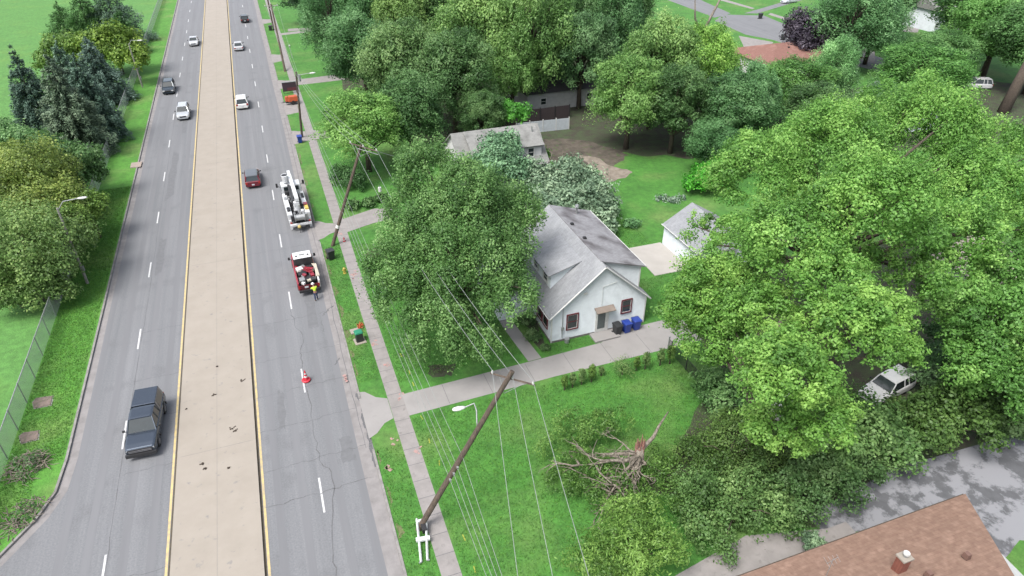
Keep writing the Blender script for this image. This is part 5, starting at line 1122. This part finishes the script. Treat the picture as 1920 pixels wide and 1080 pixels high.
for i, (lb, L, lm) in enumerate((('small leafy shrub against the side wall of the white house', (17.72, 43.46, 0.6, 0.64), 'mid'), ('low shrub between the house path and the side wall', (18.14, 45.8, 0.6, 0.76), 'mid'), ('small green plants at the foot of the front corner', (18.21, 41.96, 0.3, 0.36), 'mid'))):
    bushy('shrub', lb, 'shrub', [L], 1800, .13, lm, 540+i, .6, .04)

# fallen crown behind the white house, lying against the neighbour's house
ft = (32.14, 72.77, 0)
T = thing('fallen_tree', 'fallen pale leaved tree lying behind the white house', 'fallen tree', ft)
cl = []
for i, L in enumerate([(27.64, 68.8, 2.4, 2.83), (30.42, 67.33, 2.6, 3.12), (31.44, 62.85, 2.4, 3), (32.14, 60.08, 1.6, 2.24), (28.93, 61.63, 2.4, 2.94), (27.11, 64.14, 2.2, 2.7), (34.03, 71.99, 2.2, 1.46), (32.21, 58.2, 1.2, 1.27), (27.36, 70.73, 3, 1.91), (34.28, 68.14, 2, 2.24), (33.88, 62.26, 1.6, 1.7)]): cl += lobe(*L, 14, 600+i, L[3]*.7, (.24, .42), -.2)
leafpart(T, rel(cl, ft), 26000, .34, 'pale', 61, (.95, 1.0, 1.0), 'crown', tvar=.5, hollow=.7)
mb = MB(); mb.tube([(-4.5, 3.2, 1.6), (-1.5, 1, 2.2), (2, -2, 1.6), (5, -5, .8)], [.32, .28, .2, .08], 8)
for i in range(10): a = random.uniform(-2, 5); mb.tube([(a, -a*.7, 1.8), (a+random.uniform(-2, 2), -a*.7+random.uniform(-3, 3), random.uniform(1, 3.8))], [.1, .03], 5)
mb.build('trunk', M['palebark'], T, True)
mb = MB(); q = [(25.37, 70.28, 2.6), (25.99, 69.43, 3.0), (27.14, 70.33, 3.2)]; mb.tube([(a-ft[0], b-ft[1], c) for a, b, c in q], [.2, .16, .1], 6); mb.build('bare_limb', M['palebark'], T, True)
T = bushy('fallen_branch', 'pale green branches lying on the grey roof of the neighbour house', 'fallen branch', [(24.26, 71.43, 5.2, 2.63), (26.05, 72.71, 6, 1.65), (25.48, 69.31, 4.2, 1.86), (22, 69.59, 4.6, 2.45)], 12000, .3, 'pale', 62, 5.0, .1, col=(.75, 1.0, .85))
T = bushy('fallen_branch', 'small green leafy branch lying on the lawn near the patio', 'fallen branch', [(35.59, 59.24, 0.4, 0.84)], 900, .22, 'pale', 63, .5, .05, col=(.5, .8, .5))
T = bushy('fallen_branch', 'grey withered branches strewn on the lawn behind the garage', 'fallen branch', [(42.27, 63.87, 0.15, 0.77), (43.44, 63.13, 0.15, 0.77), (44.79, 63.42, 0.15, 0.58)], 700, .22, 'pale', 64, .25, .04, col=(.9, .9, 1.1))
bushy('shrub', 'vivid light green vine thicket above the garage with pale debris', 'shrub', [(48.88, 64.14, 1.8, 2.21), (50.73, 64.68, 2, 1.64), (47.03, 64.1, 1.4, 1.42)], 9000, .28, 'bright', 65, 2.4, col=(.45, 1.0, .35))

# brush piles
def brush(label, c, R, Hh, n, seed, m='palebark', leaves=None):
    T = thing('brush_pile', label, 'brush pile', (*c, GZ)); random.seed(seed); mb = MB()
    for i in range(n):
        a = random.random()*6.28; r = R*math.sqrt(random.random()); p = Vector((r*math.cos(a), r*math.sin(a)*1.1, random.random()*Hh*(1-.6*r/R)))
        d = Vector((random.gauss(0, 1), random.gauss(0, 1), random.gauss(0, .35))).normalized()*random.uniform(.4, 1.1)*R*.6
        e2 = p+d; e2.z = max(.03, e2.z); mid = (p+e2)/2+Vector((random.gauss(0, .07), random.gauss(0, .07), random.gauss(.03, .05))); mid.z = max(.03, mid.z); mb.tube([p, mid, e2], [.035, .03, .012], 4)
    mb.build('branches', M[m], T)
    if leaves: leafpart(T, [(0, 0, Hh*.3, R*.8)], leaves, .12, 'mid', seed, (.8, .9, .9), 'foliage')
    return T
brush('tangled pile of grey bare branches on the verge beside the park fence', (-20.15, 42.02), 1.25, .9, 190, 5, leaves=900)
brush('flattened dry brown brush on the verge below the larger pile', (-19.45, 37.64), 1.2, .25, 90, 6, leaves=300)
brush('thin scattered twigs on the grass at the bottom left edge', (-20.24, 36.84), 1.0, .12, 40, 7)
brush('stack of dark reddish brown branches on the lawn beside the leaning pole', (7.47, 62.67), .85, .9, 110, 8, 'bark')
brush('curved broken bark and branches on the lawn behind the leaning pole', (8.01, 83.26), 1.3, .8, 60, 9, 'palebark', 300)
lg = thing('fallen_limb', 'bare pale forked limb lying at the upper edge of the parking lot', 'fallen limb', (36.62, 21.73, .1))
q = [(36.11, 21.6, .1), (37.08, 22.18, .4), (38.46, 22.48, .7), (40.23, 22.94, 1.0)]; lo = (36.62, 21.73)
MB().tube([(a-lo[0], b-lo[1], c) for a, b, c in q], [.09, .08, .06, .03], 6).build('limb', M['palebark'], lg, True)
q = [(36.18, 21.48, .1), (37.35, 21.98, .3), (38.61, 22.16, .6)]; MB().tube([(a-lo[0]+.1, b-lo[1], c) for a, b, c in q], [.07, .06, .03], 6).build('limb', M['palebark'], lg, True)
# leaf litter on the median
lt = MB(); random.seed(21)
for (u, v, s_) in ((-6.93, 41.19, .22), (-6.03, 46.47, .18), (-8.19, 45.45, .14), (-9.01, 38.23, .16), (-8.76, 37.68, .1), (-6.72, 40.82, .16), (-7.95, 49, .06), (-7.21, 37.22, .08), (-10.17, 44.46, .05)):
    for i in range(9): a = random.uniform(-s_, s_); lt.box((u+a, v+random.uniform(-s_, s_)*.7, .17), (.07, .09, .03), random.random()*3)
o = lt.build('leaf_litter', M['bark']); tag(o, 'small clumps of brown leaf litter on the pale median', 'leaf litter', None, 'stuff')

# ---- conifers
def conifer(name, label, loc, h, R, seed, col, nleaf=15000, lm='blue', tiers=17, group='conifers along the park fence'):
    rng = np.random.default_rng(seed); T = thing(name, label, 'conifer', loc, 0, group); P_, A_, S_, TI = [], [], [], []
    nb = 0; bm_ = MB(); bm_.tube([(0, 0, 0), (0, 0, h*.97)], [.22, .03], 6)
    per = []
    for t in range(tiers):
        f = t/(tiers-1); z = h*(.04+.94*f); r = R*(1-f)**.75*(.85+.3*rng.random())+.2; k_ = int(8+11*(1-f))
        for j in range(k_): per.append((z+h*.03*rng.normal(), r*(.65+.45*rng.random()), 2*math.pi*(j+rng.random()*.7)/k_ + t*.7, rng.random()))
    w_ = np.array([p[1] for p in per]); idx = rng.choice(len(per), nleaf, p=w_/w_.sum()); pp = np.array(per)[idx]
    u = np.sqrt(rng.random(nleaf)); rr = pp[:, 1]*u; wd = (.14+.2*pp[:, 1])*(1-u*.6)
    off = rng.normal(size=nleaf)*wd*.5; ca, sa = np.cos(pp[:, 2]), np.sin(pp[:, 2])
    z = pp[:, 0] + .12*rr - .16*rr*u + rng.normal(size=nleaf)*(.1+.06*pp[:, 1])
    p = np.stack([ca*rr - sa*off, sa*rr + ca*off, z], 1); d = np.stack([ca, sa, -.15+0*ca], 1) + rng.normal(size=(nleaf, 3))*.35
    a = unit(d); s = unit(np.cross(a, np.array([0, 0, 1.0]) + rng.normal(size=(nleaf, 3))*.4)); sz = (.3*(.6+.8*rng.random(nleaf)))[:, None]
    me = quads_mesh('crown', p, a*sz*1.25, s*sz*.42, pp[:, 3]*.4 + rng.random(nleaf)*.35 + .25*u, LM[lm]); o = bpy.data.objects.new('crown', me); COL.objects.link(o); o.parent = T; o.color = (*col, 1)
    for (z_, r_, an, _) in per[::3]: bm_.tube([(0, 0, z_), (r_*.8*math.cos(an), r_*.8*math.sin(an), z_-.05*r_)], [.05, .015], 4)
    bm_.build('trunk', M['bark'], T); return T
conifer('spruce_tree', 'dark blue green spruce at the left end of the conifer group', (-31.8, 114.5, 0), 12.2, 3.9, 1, (.7, .85, .82), 30000)
conifer('spruce_tree', 'grey green spruce in the front middle of the conifer group', (-25.2, 103.1, 0), 13.4, 4.9, 2, (1.2, 1.2, .98), 42000)
conifer('spruce_tree', 'dark teal spruce just right of the grey green one', (-23.4, 108.5, 0), 12.0, 4.2, 3, (.85, 1.02, .95), 34000)
conifer('spruce_tree', 'bluish spruce at the back of the conifer group by the fence', (-25.2, 128, 0), 10.4, 4.4, 4, (1.05, 1.15, 1.2), 30000)
conifer('spruce_tree', 'pale green tipped spruce behind the front two spruces', (-26.6, 115.5, 0), 12.4, 3.8, 5, (1.0, 1.2, 1.05), 28000)
conifer('pine_tree', 'dark bushy pine at the top left behind the yellow green trees', (-32.3, 170, 0), 11.5, 5.6, 6, (.62, .82, .62), 26000, 'mid', 13)
conifer('pine_tree', 'broad grey green pine at the top edge near the fence', (-27.3, 171, 0), 14, 6.8, 7, (.95, 1.1, .98), 34000, 'blue', 15)
conifer('pine_tree', 'dark green pine nearest the fence at the top left', (-24.6, 160, 0), 8.5, 4.4, 8, (.55, .75, .6), 20000, 'mid', 12)
conifer('pine_tree', 'small dark pine left of the broad pine at the top left', (-37.2, 173, 0), 8.5, 4.4, 9, (.6, .8, .6), 16000, 'mid', 11)
# ---- park trees
def parktree(label, lobes, nleaf, size, lm, seed, top, col=(1, 1, 1), r0=.25, n=16, kw={}):
    cl = []
    for i, L in enumerate(lobes): cl += lobe(*L, n, seed*11+i, None, (.24, .4), -.5)
    loc = (lobes[0][0], lobes[0][1], 0); return tree('park_tree', label, 'tree', loc, rel(cl, loc), nleaf, size, lm, seed, top, r0, col, 'broadleaved trees beside the park fence', k=12, tvar=.4, **kw)
parktree('golden green round tree in front of the spruces at the left edge', [(-24.98, 81.4, 5.5, 4.89), (-27.54, 82.03, 5, 2.88), (-22.23, 75.95, 5, 2.75), (-29.94, 92.49, 5, 1.91), (-21.56, 72.72, 4, 2.15), (-24.45, 73.98, 4.5, 3.22)], 40000, .25, 'yellow', 71, 6, (1, 1, 1), .25, 24)
parktree('mid green round tree nearest the bottom of the park tree group', [(-23.18, 65.78, 5, 4.37), (-26.9, 69.25, 5, 3.99), (-24.15, 63.82, 3.5, 2.87), (-21.58, 64.84, 3.5, 2.2), (-23.23, 63.27, 2.2, 2.17), (-20.98, 63.1, 1.8, 1.37), (-25.21, 63.39, 2, 1.68), (-20.74, 68.92, 4, 2.57)], 44000, .23, 'mid', 72, 6, (1.5, 1.35, 1.1), .25, 24)
parktree('small yellowish tree spilling over the fence below the lamp arm', [(-19.91, 76.61, 4, 2.03), (-21.05, 72.54, 4, 2.42), (-21.05, 77.14, 3, 2.05), (-20.61, 72.93, 2.5, 1.64)], 16000, .22, 'yellow', 73, 4, (.75, .95, .8), .15)
parktree('dark green tree between the golden tree and the fence', [(-22.61, 87.67, 4.5, 3.12), (-25.87, 92.32, 4.5, 2.9), (-20.87, 87.02, 3.5, 1.51)], 14000, .3, 'mid', 74, 5, (.9, 1, .9), .2)
parktree('pale green tree at the left edge below the dark spruce', [(-30.41, 96.72, 4.5, 2.98), (-33.6, 100.77, 4.5, 3.06)], 9000, .32, 'mid', 75, 5, (1.4, 1.45, 1.5), .2)
parktree('yellow green tree behind the spruces by the far street lamp', [(-24.25, 144.63, 5, 4.84), (-27.07, 142.84, 5, 3.8), (-21.07, 137, 4.5, 2.79)], 15000, .42, 'yellow', 76, 6, (.85, 1, .7), .25)
parktree('olive green tree left of the yellow green one behind the spruces', [(-32.56, 142.88, 5, 3.76), (-30.5, 146.08, 5, 3.37), (-34.39, 142.01, 4, 2.61)], 11000, .42, 'yellow', 77, 6, (.65, .85, .75), .25)

# ---- woodland: prototypes, then copies with their own size, colour and label
def proto(seed, n_cl, nleaf, size, lm, R=6., Rz=6.5, cz=9., name='woodland_tree', rc=(.12, .24), low=-.75, **kw):
    rng = np.random.default_rng(seed); cl = ellclumps(0, 0, cz, R, Rz, n_cl, rng, rc, low, .35)
    # irregular outline: a few stray lobes
    for i in range(7):
        a = rng.random()*6.28; z = cz+Rz*(rng.random()*1.3-.6); r = R*(.7+.35*rng.random())*math.sqrt(max(.15, 1-((z-cz)/Rz)**2)); cl.append((r*math.cos(a), r*math.sin(a), z, R*(.2+.12*rng.random())))
    return tree(name, 'x', 'tree', (0, 0, 0), cl, nleaf, size, lm, seed, cz+Rz*.55, .32, k=34, **kw)
protos = [proto(201, 90, 46000, .27, 'mid', tvar=.6, hollow=.4), proto(202, 72, 42000, .29, 'mid', tvar=.6, hollow=.35, rc=(.14, .28)), proto(203, 90, 44000, .26, 'maple', tvar=.55, hollow=.4),
          proto(204, 66, 36000, .26, 'mid', Rz=7.8, tvar=.6, spray=1.5, rc=(.11, .22), low=-.85)]
used = set()
def wood(px, label, r, h, lm_i, col, seed, zs=1.0, name='woodland_tree'):
    rnd = random.Random(seed); x, y = px; p = protos[lm_i]; s = r/6.; sz = h/15.5*zs
    if lm_i not in used: used.add(lm_i); p.location = (x, y, 0); p.rotation_euler = (0, 0, rnd.random()*6.28); p.scale = (s, s, sz); p['label'] = label; p['group'] = 'trees of the woodland behind the houses'; [setattr(c, 'color', (*col, 1)) for c in p.children if c.name.startswith('crown')]; return p
    return copytree(p, (x, y, 0), rnd.random()*6.28, (s, s, sz), label, None, 'trees of the woodland behind the houses', col)
G1, G2, G3, G4 = (1.2, 1.2, 1.1), (.85, .95, .85), (1.55, 1.45, 1.1), (1.1, 1.2, 1.3)
W_ = [
 ((12.8, 130), 'tall blue green feathery tree at the edge of the front lawns', 5.2, 17, 3, (1.2, 1.4, 1.5)),
 ((15.5, 112), 'dark green tree overhanging the far front lawn', 6.0, 15, 1, (.9, 1.1, 1.1)),
 ((20, 128), 'grey green willow like tree near the top edge', 6.2, 17, 3, (1.3, 1.5, 1.6)),
 ((10.8, 84.5), 'broad bright tipped tree beside the pavement past the leaning pole', 5.6, 11.5, 2, (1.35, 1.35, 1.1)),
 ((18.5, 97), 'large mid green tree behind the broad pavement tree', 6.3, 17, 0, G1),
 ((25, 93), 'deep green tree rising straight behind the weathered house', 6.0, 16, 0, G2),
 ((23, 118), 'yellowish green tree near the top edge left of centre', 5.5, 18, 1, G3),
 ((31, 104), 'big light green tree in the centre of the woodland top', 7.0, 19, 1, (1.5, 1.5, 1.15)),
 ((29, 121), 'dark tree at the top edge behind the light green one', 6.5, 18, 0, G2),
 ((39, 100), 'tall green tree with visible trunk above the white fence', 7.0, 20, 3, (1.35, 1.4, 1.1)),
 ((35.5, 97.5), 'mid green tree left of the tree with the visible trunk', 4.6, 14, 2, G1),
 ((47, 98), 'dense green tree right of the tree with the visible trunk', 5.8, 16, 0, G4),
 ((50, 112), 'dark green tree at the top edge in front of the hidden dark roof', 6.0, 18, 1, G2),
 ((60, 112), 'grey green tree at the top edge with thin crown', 6.0, 18, 3, (1.1, 1.3, 1.35)),
 ((46, 80), 'full green tree standing over the back lawn', 5.6, 14, 2, (1.15, 1.15, 1.0)),
 ((51, 76.5), 'dark green tree right of the back lawn', 5.2, 13, 0, G2),
 ((53, 86), 'tall light green topped tree in the middle of the woodland', 5.6, 17, 1, (1.5, 1.5, 1.2)),
 ((60.5, 84), 'yellow green tree at the right end of the central woodland', 5.6, 16, 2, (1.7, 1.6, 1.1)),
 ((57, 72), 'shaded tree between the vine thicket and the bright maple', 5.4, 12, 0, (.8, 1.0, .95)),
 ((63, 76), 'grey leaved tree right of the shaded one', 4.2, 11, 3, (1.3, 1.5, 1.6)),
 ((73, 80), 'rich green round tree below the reddish roof', 6.8, 10.5, 2, (.78, .92, .72)),
 ((67.5, 68), 'dark tree just above the crown of the bright maple', 5.2, 11, 0, G2),
 ((84, 84), 'pale silvery tree beside the blue grey roof', 4.2, 11, 3, (1.7, 1.9, 1.9)),
 ((102.3, 100.9), 'grey green spreading tree beyond the reddish roof', 7.6, 15, 3, (1.2, 1.4, 1.5)),
 ((110, 103), 'second grey green spreading tree nearer the far house', 6.2, 15, 3, (1.1, 1.3, 1.35)),
 ((97, 79), 'broad rich green tree left of the parked white suv', 7.4, 11, 2, (.8, .98, .75)),
 ((110, 88), 'deep green tree behind the parked white suv', 6.4, 10, 0, (.95, 1.15, .95)),
 ((124, 89), 'large dark green tree at the upper right', 8.5, 16, 2, (1.0, 1.15, .95)),
 ((129, 98), 'far dark tree at the upper right corner', 9.0, 20, 0, (.9, 1.1, 1.0)),
 ((122, 79), 'green tree at the right edge behind the thick trunk', 8.0, 16, 1, (.95, 1.15, .95)),
 ((127, 118), 'dark tree right of the far pale house at the top edge', 8.0, 18, 0, G2),
 ((140, 135), 'pale tree behind the far pale house', 8.0, 14, 3, (1.5, 1.6, 1.5)),
 ((70, 128), 'dark tree at the top edge left of the far street', 6.5, 16, 1, G2),
 ((13, 176), 'very dark tree shading the far driveway at the top left of the woodland', 7.0, 13, 0, (.5, .6, .75)),
 ((21, 158), 'dark tree at the top edge behind the feathery tree', 8.0, 18, 1, (.7, .85, .85)),
 ((30, 142), 'dark crown at the top edge between lighter trees', 8, 19, 0, (.6, .75, .7)),
 ((43, 128), 'dull green crown at the top edge above the tall tree', 8, 19, 2, (.8, .9, .8)),
 ((58, 130), 'green crown at the top edge above the thin grey tree', 7, 18, 0, G1),
 ((27, 86.5), 'small dark tree touching the ridge of the weathered house', 3.8, 9, 0, G2),
 ((17, 86.5), 'dark tree filling the gap behind the maple', 5.2, 12, 1, (.75, .9, .8)),
 ((52.5, 68.5), 'low dark tree at the right edge of the back lawn', 3.8, 7.5, 1, (.8, 1.05, 1.0)),
 ((81, 71), 'dark tree between the blue grey roof and the maple', 4.0, 9, 0, (.8, 1, .9)),
]
for i, (px, lb, r, h, pi_, col) in enumerate(W_): wood(px, lb, r, h, pi_, col, 900+i)
bushy('shrub', 'vivid green climber beside the ridge of the weathered house', 'shrub', [(31.16, 85.45, 5, 1.89), (30.74, 87.96, 5, 1.34)], 3500, .34, 'mid', 81, 5, .1, col=(1.2, 2.0, .9))
bushy('shrub', 'green hanging bush at the right end of the weathered house', 'shrub', [(31.44, 78.17, 4, 1.1), (31.62, 76.68, 2.5, 1.23)], 2600, .3, 'mid', 82, 4, .08, col=(1.3, 1.5, .9))
bushy('shrub', 'low foundation bushes in front of the neighbour lawn', 'shrub', [(7.01, 74.16, 0.6, 0.75), (8.89, 74.23, 0.6, 0.75), (10.59, 74.84, 0.6, 0.76)], 3500, .2, 'mid', 83, .8, .05, col=(.9, 1, .9))
bushy('shrub', 'dark bush on the lawn under the broad pavement tree', 'shrub', [(6.93, 81.65, 1.2, 1.47), (8.24, 79.47, 1.2, 1.44)], 3500, .24, 'mid', 84, 1.2, .06, col=(.7, .85, .8))
# purple leaved tree
rg_ = np.random.default_rng(77); cl = ellclumps(0, 0, 6, 5.0, 4.4, 46, rg_, (.2, .32), -.6, .25)
tree('plum_tree', 'dark purple leaved tree beside the far street', 'tree', (97.5, 105.5, 0), cl, 20000, .36, 'purple', 78, 8, .25, k=14)
# storm-stripped trunk with bare forks
T = thing('broken_tree', 'bare grey forked trunk snapped above the woodland', 'broken tree', (64, 92, 0)); mb = MB()
mb.tube([(0, 0, 0), (0, 0, 8), (.2, 0, 12)], [.4, .34, .28], 8); mb.tube([(.2, 0, 11.5), (1.6, .3, 14), (3.4, .4, 17.5)], [.26, .2, .12], 6); mb.tube([(.1, 0, 11.5), (-1.4, 0, 14), (-2, 0, 17.5)], [.22, .15, .05], 6); mb.build('trunk', M['palebark'], T, True)
T = thing('leaning_trunk', 'thick dark leaning trunk at the right edge', 'tree trunk', (109.75, 73.24, 0)); MB().tube([(0, 0, 0), (1.6, .5, 5), (3.2, 1, 10)], [.9, .75, .6], 10).build('trunk', M['bark'], T, True)

# grass tufts on the near lawns and verges
def tufts(name, label, regions, n, seed, col, z):
    rng = np.random.default_rng(seed); P_ = []
    ar = np.array([(x1-x0)*(y1-y0) for x0, x1, y0, y1 in regions]); cnt = (n*ar/ar.sum()).astype(int)
    for (x0, x1, y0, y1), c in zip(regions, cnt): P_.append(np.stack([rng.uniform(x0, x1, c), rng.uniform(y0, y1, c), np.full(c, z)], 1))
    p = np.concatenate(P_); k_ = len(p); a = np.stack([rng.normal(size=k_)*.06, rng.normal(size=k_)*.06, .05+.07*rng.random(k_)], 1); s = unit(rng.normal(size=(k_, 3))*np.array([1, 1, .1]))*.045
    me = quads_mesh(name, p+a*.5, a, s, rng.random(k_), LM['grassleaf']); o = bpy.data.objects.new(name, me); COL.objects.link(o); o.color = (*col, 1); tag(o, label, 'grass', None, 'stuff')
LM['grassleaf'] = leafmat('grass_blade', (.03, .1, .012), (.06, .175, .022), (.12, .25, .035), .2)
tufts('grass', 'short green grass of the yards and the kerb strip', [(2.6, 4.35, 43, 66), (2.6, 4.35, 20, 35.5), (5.7, 16, 42, 66), (18, 23, 41.3, 42.4), (5.7, 28, 22, 37.8), (28, 36, 55, 72), (28.2, 36, 43, 49)], 90000, 91, (1, 1, 1), GZ)
tufts('grass', 'bright green grass of the verge along the park fence', [(-21.6, -18.1, 42, 90), (-22, -19.6, 37, 42), (-24.4, -22.5, 25, 31)], 40000, 92, (1.1, 1.1, 1), GZ)
